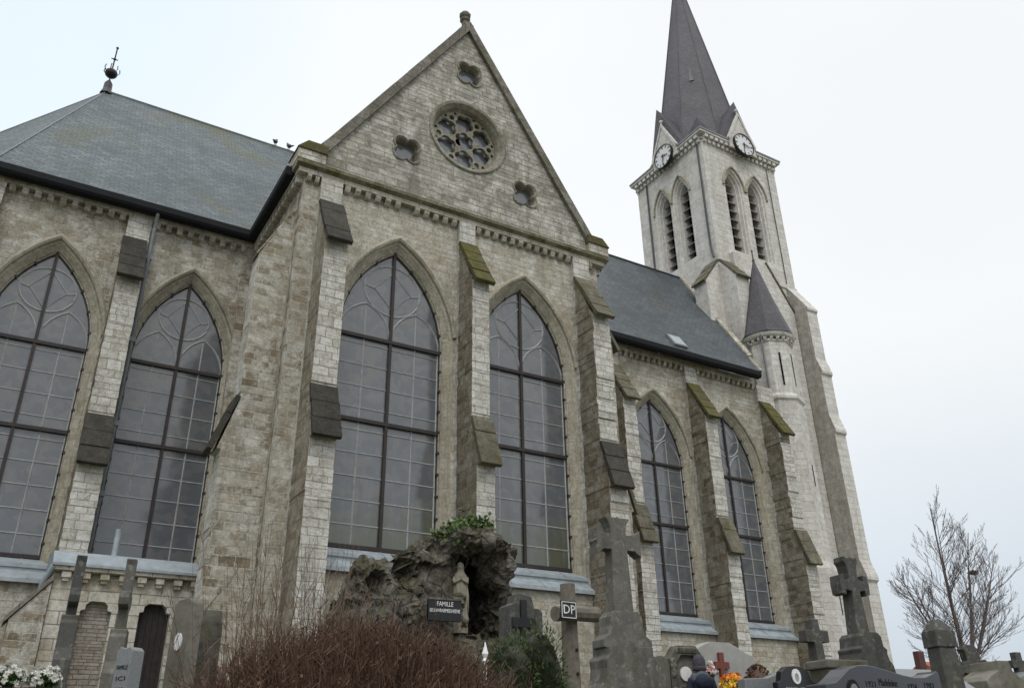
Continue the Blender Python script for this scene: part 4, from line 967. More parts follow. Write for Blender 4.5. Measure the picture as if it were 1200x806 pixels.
for cx_, cz_, r_, n_ in ((0, .15, .36, 520), (-.35, .0, .28, 320), (.22, .2, .28, 260), (-.12, -.15, .32, 320)):
    for i in range(n_):
        p = Vector((cx_, -.15, cz_))+Vector((rv().x*r_*1.1, rv().y*.45, rv().z*r_*.6)); leaf(b, p, rnd.uniform(.05, .1))
part(b, 'leaves', M['ivy'], iv)
b = MB()
for i in range(14):
    p = Vector((rnd.uniform(-.4, .4), -.3, rnd.uniform(-.2, .1))); b.tube([p+Vector((0, .3, -.4)), p, p+rv(.25)], .008, 4)
part(b, 'stems', M['bark'], iv)

# ---- hedge of brown twigs
def hedge(name, label, cx, cy, rx, ry, topf, n, sd, leaves=True):
    t = ground_thing(name, label, 'hedge', cx, cy); b = MB(); lb = MB(); q = random.Random(sd)
    for i in range(n):
        a = q.uniform(0, math.tau); r = math.sqrt(q.random()); x0, y0 = rx*r*math.cos(a), ry*r*math.sin(a)
        e_ = math.sqrt(max(0, 1-r*r*.8)); h = topf(x0)*(.45+.55*e_)*q.uniform(.8, 1.06); z0 = h*q.uniform(.25, .75)
        p = Vector((x0*.93, y0*.93, z0)); lean = Vector((x0*.1+q.gauss(0, .07), y0*.1+q.gauss(0, .07), 0)); L = h-z0+q.uniform(.0, .07)
        pts = [p]
        for k in range(3):
            p = p+Vector((lean.x*.5+q.gauss(0, .018), lean.y*.5+q.gauss(0, .018), L/3)); pts.append(p)
            if leaves:
                for _ in range(2):
                    d = Vector((q.gauss(0, .5), q.gauss(0, .5), q.uniform(.2, 1))).normalized(); w_ = pts[-2].lerp(p, q.random())
                    lb.tube([w_, w_+d*q.uniform(.05, .12)], [.0022, .0012], 3, cap=False)
                if q.random() < .75: leaf(lb, pts[-2].lerp(p, q.random()), q.uniform(.012, .03), Vector((q.gauss(0, 1), q.gauss(0, 1), q.gauss(0, 1))).normalized())
        b.tube(pts, [.004, .0032, .0025, .0013], 3, cap=False)
    part(b, 'branches', M['drybeech'], t)
    if leaves: part(lb, 'dry_leaves', M['drybeech'], t)
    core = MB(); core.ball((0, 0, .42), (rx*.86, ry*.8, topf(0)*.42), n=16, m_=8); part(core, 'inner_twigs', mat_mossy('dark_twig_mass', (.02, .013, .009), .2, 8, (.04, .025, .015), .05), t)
    return t
hedge('brown_hedge', 'rounded reddish brown leafless hedge in the foreground, below the grotto', 1.97, 4.95, .93, .6, lambda x: 1.53+.04*math.cos(x*2), 10500, 5)

# tall bare wands
t = ground_thing('bare_shrub', 'tall thin bare twigs rising behind the brown hedge', 'shrub', 1.95, 6.6)
b = MB(); q = random.Random(8)
for i in range(100):
    x0 = q.uniform(-.42, .62); p = Vector((x0*.8, q.uniform(-.35, .35), .0)); h = q.uniform(1.5, 2.2)+(.18 if abs(x0) < .5 else -.1); pts = [p]
    dx = q.gauss(0, .06)+x0*.08
    for k in range(5): p = p+Vector((dx+q.gauss(0, .012), q.gauss(0, .015), h/5)); pts.append(p)
    b.tube(pts, [.0042, .004, .0036, .003, .0022, .0012], 3, cap=False)
    for k in range(5):
        j = q.uniform(2, 4.7); i0 = int(j); w_ = pts[i0].lerp(pts[i0+1], j-i0); s_ = q.choice((-1, 1)); b.tube([w_, w_+Vector((s_*q.uniform(.03, .1), q.gauss(0, .03), q.uniform(.06, .22)))], [.0028, .0012], 3, cap=False)
part(b, 'twigs', M['twig'], t)

# evergreen
t = ground_thing('evergreen_shrub', 'dense green conifer shrub in front of the black cross stele', 'shrub', 4.33, 7.0)
b = MB(); q = rnd
lobes = [((-.18, 0, .95), (.36, .36, .68)), ((.16, -.05, .95), (.3, .33, .8)), ((.42, .0, .65), (.27, .3, .62)), ((-.3, .1, .55), (.3, .34, .6)), ((.1, .05, .45), (.5, .4, .5))]
lobes = [((c_[0]*.8, c_[1], c_[2]+.04), (r_[0]*.8, r_[1], r_[2])) for c_, r_ in lobes]
for c_, r_ in lobes:
    for i in range(3600):
        v = rv(); v = v.normalized()*(v.length**.22); bump_ = 1+.12*math.sin(v.x*9+c_[0]*20)*math.sin(v.z*11)+q.gauss(0, .05)
        p = Vector(c_)+Vector((v.x*r_[0], v.y*r_[1], v.z*r_[2]))*bump_; d = (v*1.0+Vector((0, 0, .25))+rv(.9)).normalized(); s_ = q.uniform(.022, .045)
        u = d.cross(rv()).normalized(); b.add([p-u*s_*.14, p+u*s_*.14, p+d*s_+u*s_*.06, p+d*s_-u*s_*.06], [(0, 1, 2, 3)])
        b.add([p, p+d*s_*.55+u*s_*.42, p+d*s_*.3+u*s_*.1], [(0, 1, 2)]); b.add([p, p+d*s_*.55-u*s_*.42, p+d*s_*.3-u*s_*.1], [(0, 1, 2)])
part(b, 'foliage', M['conifer'], t)
b = MB(); b.tube([(0, 0, 0), (.02, 0, .6), (0, 0, 1.2)], [.05, .04, .02], 6)
for c_, r_ in lobes: b.ball(c_, tuple(x*.9 for x in r_), n=12, m_=10)
part(b, 'inner_branches', mat_mossy('conifer_inner', (.012, .016, .008), .3, 8, (.02, .028, .012), .05), t)

# ---- monuments left of the hedge
def edge_cross(label, x, y, rz, ztop, mat, arms):
    t = ground_thing('stone_cross', label, 'grave cross', x, y, rz)
    h = ztop-(zg(y)-.02); b = MB(); s0 = h-arms
    b.prism(sym([(.075, s0), (.06, h-.52), (.14, h-.5), (.2, h-.49), (.22, h-.42), (.2, h-.35), (.14, h-.36), (.055, h-.34), (.055, h-.06), (.08, h), (0, h+.01)]), (0, .1, 0), org=(0, -.05, 0)); part(b, 'cross', mat, t, bevel=.01)
    b = MB()
    b.prism(sym([(.3, 0), (.27, s0-.42), (.22, s0-.34), (.2, s0-.3), (.17, s0-.06), (.13, s0-.03), (.13, s0+.02)]), (0, .16, 0), org=(0, -.08, 0)); part(b, 'pedestal', mat, t, bevel=.012)
    b = MB(); b.box((-.3, -.12, 0), (.3, .12, s0*.5)); part(b, 'base_block', mat, t, bevel=.015)
edge_cross('slender grey stone cross seen edge-on against the bricked-up doorway', .78, 10.0, R(86), 1.99, M['bluestone'], .62)
edge_cross('slim stone cross seen edge-on between the two annex doorways', 1.27, 10.0, R(78), 2.0, M['gravestone'], .74)
t = ground_thing('gravestone', 'small light grey granite gravestone with dark lettering, before the annex doors', 'gravestone', 1.2, 8.5, R(-52))
b = MB(); hh = .94-zg(8.5); b.prism(sym([(.085, 0), (.085, hh), (.05, hh+.03), (0, hh+.015)]), (0, .14, 0), org=(0, -.07, 0)); part(b, 'slab', M['greygranite'], t, bevel=.006)
for i, (tx, wd) in enumerate((('FAMILLE', .12), ('ICI', .1), ('1932', .09))):
    text_mesh('inscription', tx, .05, M['engraved'], t, Matrix.Translation((0, -.073, hh-.14-.09*i)) @ FACE_FRONT, .001, width=wd)
t = ground_thing('gravestone', 'tall mossy stone gravestone with a small white plaque, left of the hedge', 'gravestone', 1.92, 10.0, R(-66))
b = MB(); hh = 1.66-zg(10); xz(b, [(-.17, 0), (.17, 0), (.16, hh-.05), (.1, hh), (-.1, hh-.01), (-.16, hh-.06)], -.075, .075); part(b, 'slab', M['mossgrave'], t, bevel=.02)
b = MB(); b.lathe([(.001, 0), (.07, 0), (.07, .02), (.001, .02)], 14, (0, 0, 0), sx=.8, sy=1.3); o = part(b, 'plaque', M['white_enamel'], t); o.rotation_euler = (R(90), 0, 0); o.location = (.02, -.075, hh-.45)
t = ground_thing('gravestone', 'dark blackened gravestone with rounded shoulders, half behind bare twigs', 'gravestone', 2.25, 10.5, R(-10))
b = MB(); hh = 1.62-zg(10.5); xz(b, sym([(.17, 0), (.155, hh-.14), (.14, hh-.11), (.14, hh-.02), (.12, hh), (0, hh+.005)]), -.13, .13); part(b, 'slab', M['darkgrave'], t, bevel=.02)

# ---- flowers
def pot_flowers(label, x, y, z, cols, n, r, fr, group=None, sd=1):
    t = thing('flower_pot', label, 'flowers', (x, y, z), 0, group); q = random.Random(sd)
    b = MB(); b.lathe([(.09, 0), (.13, .2), (.14, .22), (.12, .22), (.1, .18)], 12); part(b, 'pot', M['terracotta'], t)
    st = MB()
    for i in range(60):
        d = Vector((q.gauss(0, 1), q.gauss(0, 1), q.uniform(.1, 1.2))).normalized(); st.tube([(0, 0, .18), d*r*.5+Vector((0, 0, .25)), d*r*.93+Vector((0, 0, .26))], [.004, .003, .002], 3, cap=False)
        for k in range(3): leaf(st, d*r*q.uniform(.4, .85)+Vector((0, 0, .25)), q.uniform(.03, .06))
    part(st, 'leaves', M['stemgreen'], t)
    for m_, share in cols:
        for i in range(int(n*share)):
            fb = MB()
            d = Vector((q.gauss(0, 1), q.gauss(0, 1), q.uniform(-.1, 1.3))).normalized(); c_ = d*r*q.uniform(.85, 1.05)+Vector((0, 0, .26))
            u = d.cross(Vector((.3, .2, 1))).normalized(); w_ = d.cross(u)
            for k in range(16):
                a = math.tau*k/16+q.random(); lay = k % 2; e_ = (u*math.cos(a)+w_*math.sin(a)); tip = c_+e_*fr*(.7 if lay else 1)+d*fr*(.55 if lay else .15); si = d.cross(e_)*fr*.2
                fb.add([c_, c_+(tip-c_)*.6+si, tip, c_+(tip-c_)*.6-si], [(0, 1, 2, 3)])
            part(fb, 'bloom', m_, t)
    return t
M['yellow'] = mat_leaf('yellow_bloom', [(.55, .33, .02), (.7, .45, .03), (.75, .55, .08)])
M['orange'] = mat_leaf('orange_bloom', [(.55, .1, .01), (.7, .18, .02), (.75, .28, .03)])
M['pink'] = mat_leaf('pink_bloom', [(.55, .2, .18), (.65, .35, .32), (.7, .5, .48)])
G = 'potted white chrysanthemums at the left edge'
for i, (x, lab) in enumerate(((.29, 'pot of white chrysanthemums at the far left corner'), (.54, 'pot of white chrysanthemums beside the edge-on cross'))):
    z = .36 if i == 0 else .37
    b = MB(); y = 8.0+.05*i
    pot_flowers(lab, x, y, z-.02, ((M['chrys'], 1),), 70, .135, .027, G, 3+i)
t = thing('tomb_slab', 'low grey tomb carrying the white chrysanthemum pots', 'tomb', (.4, 8.05, zg(8)-.02))
b = MB(); b.box((-.35, -.3, 0), (.45, .9, .36-zg(8)+.02)); part(b, 'tomb', M['gravestone'], t, bevel=.02)

# ---- right-hand graves
def stele(name, label, x, y, rz, poly, th, mat, cat='gravestone', bevel=.012):
    t = ground_thing(name, label, cat, x, y, rz); b = MB(); xz(b, poly, -th/2, th/2); part(b, 'slab', mat, t, bevel=bevel); return t
def roundtop(hw, h, rise, n=8):
    return sym([(hw, 0)]+[(hw*math.cos(R(90)*i/n), h-rise+rise*math.sin(R(90)*i/n)) for i in range(n+1)])
t = stele('gravestone', 'worn grey round-topped gravestone left of the carved frame', 9.27, 11.0, R(-6), roundtop(.16, 1.47-zg(11), .14), .16, M['gravestone'])
t = ground_thing('gravestone', 'gravestone with a carved leafy border, behind the person in the knitted hat', 'gravestone', 9.86, 11.05, R(-6))
hh = 1.64-zg(11); b = MB(); out = [(-.34, 0), (.34, 0), (.34, hh-.2), (.18, hh), (-.18, hh), (-.34, hh-.2)]; inn = [(-.22, .1), (.22, .1), (.22, hh-.26), (.12, hh-.14), (-.12, hh-.14), (-.22, hh-.26)]
b.prism(out, (0, .2, 0), org=(0, -.1, 0), holes=[inn]); q = random.Random(4)
for i in range(90):
    s_ = q.random()*2.4
    px_, pz_ = ((-.28, .2+s_*.6) if i % 3 == 0 else (.28, .2+s_*.6)) if i % 3 < 2 else (q.uniform(-.16, .16), hh-.07)
    b.ball((px_+q.uniform(-.03, .03), -.105, min(pz_, hh-.24) if i % 3 < 2 else pz_), (.04, .022, .05), 1, n=6, m_=4)
part(b, 'carved_frame', [M['darkgrave'], M['mossgrave']], t)
b = MB(); b.box((-.23, -.03, .1), (.23, .06, hh-.13)); part(b, 'panel', M['gravestone'], t)
b = MB(); b.box((-.1, -.06, .7), (.1, -.031, hh-.62)); part(b, 'black_tablet', M['blackgranite'], t)
b = MB(); b.prism(circ(-.02, hh-.42, .11, 20), (0, -.03, 0), org=(0, -.031, 0)); part(b, 'portrait_medallion', M['porcelain'], t)
t = stele('gravestone', 'wide pale grey gravestone with a red granite cross', 10.98, 11.5, R(-4), sym([(.78, 0), (.76, 1.5-zg(11.5)), (.72, 1.6-zg(11.5)), (.58, 1.64-zg(11.5)), (.42, 1.72-zg(11.5)), (.22, 1.8-zg(11.5)), (0, 1.8-zg(11.5))]), .28, M['palestone'])
b = MB(); z0 = -zg(11.5); xz(b, [(-.06, z0+1.1), (.06, z0+1.1), (.06, z0+1.38), (.18, z0+1.38), (.18, z0+1.51), (.06, z0+1.51), (.06, z0+1.69), (-.06, z0+1.69), (-.06, z0+1.51), (-.18, z0+1.51), (-.18, z0+1.38), (-.06, z0+1.38)], -.2, -.142); o = part(b, 'granite_cross', M['pinkgranite'], t, bevel=.006); o.location = (-.03, 0, .22); o.scale = (.84, 1, .84)
# flowers on a low tomb before the red cross
t = thing('tomb_slab', 'low grey tomb under the yellow and orange flowers', 'tomb', (9.95, 10.3, zg(10.3)-.02))
b = MB(); b.box((-.5, -.5, 0), (.5, .2, .68-zg(10.3)+.02)); part(b, 'tomb', M['greygranite'], t, bevel=.02)
t = thing('plinth', 'low grey stone plinth under the pink and white flowers', 'plinth', (10.0, 10.72, zg(10.72)-.02))
b = MB(); b.box((-.16, -.14, 0), (.16, .14, .95-zg(10.72)+.02)); part(b, 'block', M['gravestone'], t, bevel=.015)
pot_flowers('pot of yellow and orange flowers in front of the red granite cross', 9.86, 10.0, .66, ((M['yellow'], .55), (M['orange'], .45)), 42, .2, .07, sd=9)
pot_flowers('pot of pink and white flowers beside the person in the knitted hat', 10.0, 10.72, .95, ((M['pink'], .55), (M['chrys'], .45)), 30, .18, .055, sd=12)
# black headstone with an oval portrait
t = ground_thing('gravestone', 'small polished black headstone with a white oval portrait', 'gravestone', 10.03, 9.0, R(-8))
hh = 1.17-zg(9); b = MB(); xz(b, sym([(.33, 0), (.33, hh-.22), (.27, hh-.2), (.24, hh-.08), (.14, hh-.01), (0, hh)]), -.06, .06); part(b, 'slab', M['blackgranite'], t, bevel=.008)
b = MB(); b.prism([(.075*math.cos(math.tau*i/24), hh-.14+.1*math.sin(math.tau*i/24)) for i in range(24)], (0, -.02, 0), org=(0, -.06, 0)); md = part(b, 'portrait_medallion', M['porcelain'], t)
b = MB(); b.prism([(.035*math.cos(math.tau*i/16), hh-.15+.055*math.sin(math.tau*i/16)) for i in range(16)], (0, -.003, 0), org=(0, -.0805, 0)); part(b, 'portrait', M['portrait'], md)
for i, (tx, wd) in enumerate((('MARCEL HENRI', .4), ('MADELEINE', .42), ('1911 1987', .3))):
    text_mesh('inscription', tx, .055, M['gilt'], t, Matrix.Translation((0, -.062, hh-.3-.075*i)) @ FACE_FRONT, .001, width=wd)
# grey-blue tomb behind it
t = stele('gravestone', 'blue-grey granite gravestone with a curved end, left of the black headstone', 9.98, 9.5, R(-8), [(-.42, 0), (.42, 0), (.42, 1.14-zg(9.5)), (.2, 1.12-zg(9.5)), (.0, 1.05-zg(9.5)), (-.42, 1.03-zg(9.5))], .18, M['greygranite'])
t = ground_thing('clipped_bush', 'small dark round bush behind the black headstone', 'bush', 11.1, 10.7); b = MB(); q = random.Random(6)
b.ball((0, 0, 1.22), (.2, .2, .3), n=10, m_=8)
for i in range(500):
    v = rv().normalized(); leaf(b, Vector((v.x*.2, v.y*.2, 1.22+v.z*.3)), .05, v)
part(b, 'foliage', M['drybeech'], t); b = MB(); b.tube([(0, 0, 0), (0, 0, 1.2)], .03, 6); part(b, 'stem', M['bark'], t)
XS = lambda k, half: sym([(x*k, z) for x, z in half])
# plain stone cross
t = ground_thing('stone_cross', 'plain squared stone cross left of the large cross monument', 'grave cross', 12.95, 11.0, R(-6)); z0 = -zg(11)+.02
b = MB(); xz(b, XS(.8, [(.15, z0+1.0), (.105, z0+1.83), (.33, z0+1.83), (.33, z0+2.03), (.1, z0+2.03), (.085, z0+2.22), (0, z0+2.22)]), -.1, .1); part(b, 'cross', M['bluestone'], t, bevel=.012)
b = MB(); b.box((-.36, -.26, 0), (.36, .26, z0+1.02)); part(b, 'base_block', M['bluestone'], t, bevel=.02)
# large flared cross on its monument
t = ground_thing('cross_monument', 'tall dark stone cross with trefoil arm ends on a shouldered pedestal beside the tower foot', 'grave cross', 11.62, 9.0, R(-6)); z0 = -zg(9)-.03
b = MB(); xz(b, XS(.66, [(.19, z0+1.7), (.12, z0+2.35), (.2, z0+2.35), (.29, z0+2.36), (.31, z0+2.28), (.43, z0+2.3), (.45, z0+2.44), (.43, z0+2.58), (.31, z0+2.6), (.29, z0+2.5), (.14, z0+2.53), (.13, z0+2.62), (.16, z0+2.74), (.22, z0+2.8), (.2, z0+2.88), (.1, z0+2.85), (0, z0+2.87)]), -.1, .12); part(b, 'cross', M['bluestone'], t, bevel=.014)
b = MB(); xz(b, XS(.78, [(.52, 0), (.52, z0+.95), (.47, z0+1.12), (.44, z0+1.25), (.36, z0+1.33), (.33, z0+1.42), (.35, z0+1.48), (.27, z0+1.52), (.25, z0+1.66), (.17, z0+1.72)]), -.24, .24); part(b, 'pedestal', M['bluestone'], t, bevel=.014)
t = ground_thing('stone_block', 'squat dark stone block with a sloped top left of the tall dark cross', 'tomb', 10.92, 8.9, R(-6)); b = MB(); z0 = -zg(8.9)+.02
b.box((-.4, -.2, 0), (.3, .2, z0+1.12)); b.box((-.44, -.24, z0+1.12), (.34, .24, z0+1.24)); part(b, 'block', M['darkgrave'], t, bevel=.02)
# wide polished wavy tomb headstone
t = ground_thing('tomb', 'wide polished blue-grey granite headstone with a wavy top edge', 'tomb', 7.22, 5.5, R(6)); z0 = -zg(5.5)-.05
top = [(.95, .78), (.92, .8), (.86, .775), (.7, .735), (.5, .725), (.3, .74), (.1, .765), (-.1, .79), (-.25, .8), (-.4, .795), (-.55, .76), (-.68, .69), (-.74, .66), (-.78, .64), (-.95, .62)]
b = MB(); xz(b, [(-.95, 0), (.95, 0)]+[(x, z0+z+.0) for x, z in top], -.1, .1); part(b, 'headstone', M['bluegranite'], t, bevel=.015)
b = MB(); b.prism([(-.55+.09*math.cos(math.tau*i/24), z0+.56+.11*math.sin(math.tau*i/24)) for i in range(24)], (0, -.012, 0), org=(0, -.1, 0)); md = part(b, 'carved_medallion', M['engraved'], t)
b = MB(); b.prism([(-.55+.065*math.cos(math.tau*i/24), z0+.55+.085*math.sin(math.tau*i/24)) for i in range(24)], (0, -.004, 0), org=(0, -.1125, 0)); part(b, 'medallion_relief', M['greygranite'], md)
for tx, x, z, sz, wd in (('1921', -.26, .64, .07, .15), ('Madeleine', .02, .66, .09, .3), ('1924', .42, .64, .07, .15), ('1983', .72, .66, .07, .17), ('1998', -.2, .55, .06, .15), ('née', .42, .55, .06, .1), ('HENRI', .72, .56, .06, .2)):
    text_mesh('inscription', tx, sz, M['engraved'], t, Matrix.Translation((x, -.1015, z0+z)) @ FACE_FRONT, .001, width=wd)
b = MB(); b.box((-1.0, -.14, 0), (1.0, 1.9, .35)); part(b, 'tomb_slab', M['bluegranite'], t, bevel=.015)
# tall square pillar monument
t = ground_thing('pillar_monument', 'tall dark square stone pillar with a heavier capped top, right of the wavy tomb', 'grave pillar', 11.33, 7.5, R(-14)); z0 = -zg(7.5)+.02
b = MB(); b.loft([[(-.17, -.15, 0), (.17, -.15, 0), (.17, .15, 0), (-.17, .15, 0)], [(-.14, -.12, z0+1.3), (.14, -.12, z0+1.3), (.14, .12, z0+1.3), (-.14, .12, z0+1.3)]], cap=True); part(b, 'shaft', M['bluestone'], t, bevel=.015)
b = MB(); b.box((-.165, -.14, z0+1.3), (.165, .14, z0+1.5)); b.loft([[(-.165, -.14, z0+1.5), (.165, -.14, z0+1.5), (.165, .14, z0+1.5), (-.165, .14, z0+1.5)], [(-.06, -.06, z0+1.66), (.06, -.06, z0+1.66), (.06, .06, z0+1.66), (-.06, .06, z0+1.66)]], cap=True); part(b, 'cap', M['bluestone'], t, bevel=.01)
# tombs further right
t = ground_thing('house_tomb', 'low pale tomb with a pitched stone top behind the wavy granite tomb', 'tomb', 16.9, 12.0, R(-8)); z0 = -zg(12)-.2
b = MB(); b.box((-1.0, -.5, 0), (1.0, .5, z0+1.4)); part(b, 'body', M['palestone'], t, bevel=.02); b = MB(); b.prism([(-.6, z0+1.4), (.6, z0+1.4), (0, z0+1.82)], (2.2, 0, 0), axes=((0, 1, 0), (0, 0, 1)), org=(-1.1, 0, 0)); part(b, 'pitched_top', M['greygranite'], t)
b = MB(); b.prism([(-.18, z0+1.42), (.18, z0+1.42), (.12, z0+1.62), (0, z0+1.74), (-.12, z0+1.62)], (0, -.1, 0), org=(.15, -.5, 0)); part(b, 'dark_arch', M['darkgrave'], t)
t = stele('gravestone', 'small red-brown block gravestone against the tall pillar', 17.58, 12.2, 0, [(-.1, 0), (.1, 0), (.1, 2.02-zg(12.2)), (-.1, 2.02-zg(12.2))], .14, mat_plain('red_brown_stone', (.1, .05, .045), .8, .2))
t = ground_thing('stone_cross', 'dark stone cross with lobed arms in front of the bare tree', 'grave cross', 21.6, 13.6, R(-20)); z0 = -zg(13.6)+.02
b = MB(); xz(b, sym([(.2, z0+.4), (.13, z0+1.75), (.3, z0+1.8), (.36, z0+1.72), (.5, z0+1.85), (.5, z0+2.0), (.36, z0+2.12), (.3, z0+2.04), (.14, z0+2.08), (.17, z0+2.3), (.22, z0+2.36), (.1, z0+2.48), (0, z0+2.46)]), -.12, .12); part(b, 'cross', M['bluestone'], t, bevel=.015)
b = MB(); b.box((-.4, -.3, 0), (.4, .3, z0+.9)); part(b, 'base_block', M['bluestone'], t, bevel=.02)
t = ground_thing('house_tomb', 'dark stepped stone tomb right of the bare tree trunk', 'tomb', 19.75, 12.0, R(-10)); z0 = -zg(12)+.02
b = MB(); xz(b, [(-.62, 0), (.62, 0), (.62, z0+1.38), (.4, z0+1.5), (.22, z0+1.62), (.16, z0+1.84), (-.16, z0+1.84), (-.2, z0+1.64), (-.5, z0+1.52), (-.62, z0+1.42)], -.4, .4); part(b, 'body', M['mossgrave'], t, bevel=.02)
t = ground_thing('stone_cross', 'small grey stone cross on a gabled tomb at the right edge', 'grave cross', 20.9, 12.0, R(-10))
b = MB(); xz(b, sym([(.75, 0), (.75, z0+1.45), (.2, z0+1.62), (.12, z0+1.66)]), -.35, .35); part(b, 'tomb', M['greygranite'], t, bevel=.02)
b = MB(); xz(b, sym([(.1, z0+1.64), (.09, z0+1.76), (.24, z0+1.76), (.24, z0+1.92), (.09, z0+1.92), (.09, z0+2.1), (0, z0+2.1)]), -.08, .08); part(b, 'cross', M['bluestone'], t, bevel=.01)
t = ground_thing('wreath', 'dark green round wreath standing at the foot of the bare tree', 'wreath', 20.0, 12.3)
b = MB(); q = random.Random(3)
for i in range(500):
    a = q.uniform(0, math.tau); c_ = Vector((.22*math.cos(a), 0, -zg(12.3)+1.42+.22*math.sin(a))); leaf(b, c_+rv(.07), .08)
b.tube([(.22*math.cos(math.tau*i/16), 0, -zg(12.3)+1.42+.22*math.sin(math.tau*i/16)) for i in range(17)], .05, 6); b.tube([(0, .05, 0), (0, .05, -zg(12.3)+1.3)], .02, 5)
part(b, 'greenery', M['conifer'], t)
# far house
t = thing('house', 'distant low house with a red tiled roof, at the right beyond the graves', 'house', (62.0, 40, 1))
b = MB(); b.box((-4, -3, 0), (4, 3, 3.0)); part(b, 'wall', M['palestone'], t); b = MB(); b.prism([(-3.4, 2.9), (3.4, 2.9), (0, 4.9)], (8.6, 0, 0), axes=((0, 1, 0), (0, 0, 1)), org=(-4.3, 0, 0)); part(b, 'roof', mat_plain('red_roof_tile', (.3, .1, .07), .8, .2), t)
# white fence finial by the hedge
t = ground_thing('fence_post', 'thin white metal fence post with a spear tip beside the hedge', 'fence post', 3.42, 6.1)
b = MB(); z0 = -zg(6.1)+.02; b.tube([(0, 0, 0), (0, 0, z0+.7)], .013, 6); b.lathe([(.013, z0+.68), (.028, z0+.7), (.012, z0+.72), (.026, z0+.75), (.002, z0+.84)], 8); part(b, 'post', M['white_paint'], t)

# ---- bare tree with its nest
t = ground_thing('bare_tree', 'leafless multi-stemmed young tree with fine ascending branches at the right', 'tree', 22.0, 14.0)
b = MB(); q = random.Random(21); tips = MB()
def branch(mb, p, d, L, r, lev):
    n = 7; pts = [p]; rad = [r]; dd = d.copy()
    for k in range(n):
        dd = (dd+Vector((q.gauss(0, .03), q.gauss(0, .03), .035+.015*lev))).normalized(); p = p+dd*(L/n); pts.append(p); rad.append(max(.003, r*(1-.85*(k+1)/n)))
    mb.tube(pts, rad, 7 if lev == 0 else 4 if lev == 1 else 3, cap=False)
    if lev >= 3: return
    m_ = (20, 10, 4)[lev]
    for i in range(m_):
        f = (.12 if lev == 0 else .18)+(.8)*(i+q.random())/m_; f = min(f, .97); j = min(n-1, int(f*n)); w_ = pts[j].lerp(pts[j+1], f*n-j); ax = (pts[j+1]-pts[j]).normalized()
        az = q.uniform(0, math.tau); sd_ = Vector((math.cos(az), math.sin(az), 0)); sd_ = (sd_-ax*sd_.dot(ax)).normalized(); an_ = R(q.uniform(32, 50)) if lev == 0 else R(q.uniform(20, 36))
        nd = (ax*math.cos(an_)+sd_*math.sin(an_)).normalized(); tt = b if lev == 0 else tips
        branch(tt, w_, nd, L*(1-f*.66)*(.5 if lev == 0 else .48)*q.uniform(.7, 1.15), (.013, .007, .0045)[lev]*(1-f*.4), lev+1)
tz = 1.2
b.tube([(0, 0, -.1), (0, 0, .6), (.02, 0, 1.3)], [.2, .15, .13], 10)
for d, L, r in ((Vector((.13, .05, 1)), 4.95, .075), (Vector((.36, -.05, 1)), 4.4, .065), (Vector((.85, .1, 1)), 3.6, .055), (Vector((-.6, .15, 1)), 3.3, .035), (Vector((-.28, -.1, 1)), 4.2, .04), (Vector((.6, -.2, 1)), 4.1, .045), (Vector((.25, .5, 1)), 3.3, .045)):
    branch(b, Vector((.02, 0, tz)), d.normalized(), L, r, 0)
part(b, 'trunk', M['bark'], t); part(tips, 'twigs', M['bark'], t)
ns = thing('nest', 'small dark bird nest high in the bare tree', 'nest', (23.38, 14.0, 4.5))
b = MB(); b.ball((0, 0, 0), (.1, .1, .07), n=10, m_=6)
for i in range(120):
    v = rv(.11); v.z *= .5; d = rv().normalized(); d.z *= .4; b.tube([v-d*.09, v+d*.09], .005, 3)
part(b, 'sticks', M['twig'], ns)

# ---- pigeons on the choir ridge
def pigeon(label, x, y, z, rz):
    t = thing('bird', label, 'bird', (x, y, z), rz, 'birds on the choir ridge'); b = MB(); rings = []
    for (px_, pz_, r_) in ((-.2, .1, .012), (-.14, .12, .045), (-.05, .16, .085), (.03, .21, .095), (.09, .27, .075), (.12, .33, .05), (.135, .375, .052), (.15, .4, .04), (.165, .41, .01)):
        rings.append([(px_+r_*.35*math.sin(a)*-1, r_*math.cos(a), pz_+r_*math.sin(a)) for a in (math.tau*i/10 for i in range(10))])
    b.loft(rings, cap=True); b.tube([(.17, 0, .39), (.215, 0, .375)], [.014, .003], 5)
    for s_ in (-1, 1): b.tube([(.0, s_*.03, .15), (.01, s_*.035, .0)], .012, 5); b.box((-.01, s_*.035-.02, 0), (.06, s_*.035+.02, .012))
    part(b, 'body', M['dark_pipe'], t, smooth=True)
    b = MB(); b.loft([[(-.34, -.035, .03), (-.34, .035, .03), (-.34, .035, .045), (-.34, -.035, .045)], [(-.12, -.05, .1), (-.12, .05, .1), (-.12, .05, .13), (-.12, -.05, .13)]], cap=True); part(b, 'tail', M['dark_pipe'], t)
pigeon('left of two dark pigeons perched on the choir roof ridge', 6.53, RY, RZ+.07, R(60)); pigeon('right of two dark pigeons perched on the choir roof ridge, nearer the gable', 7.13, RY, RZ+.07, R(110))

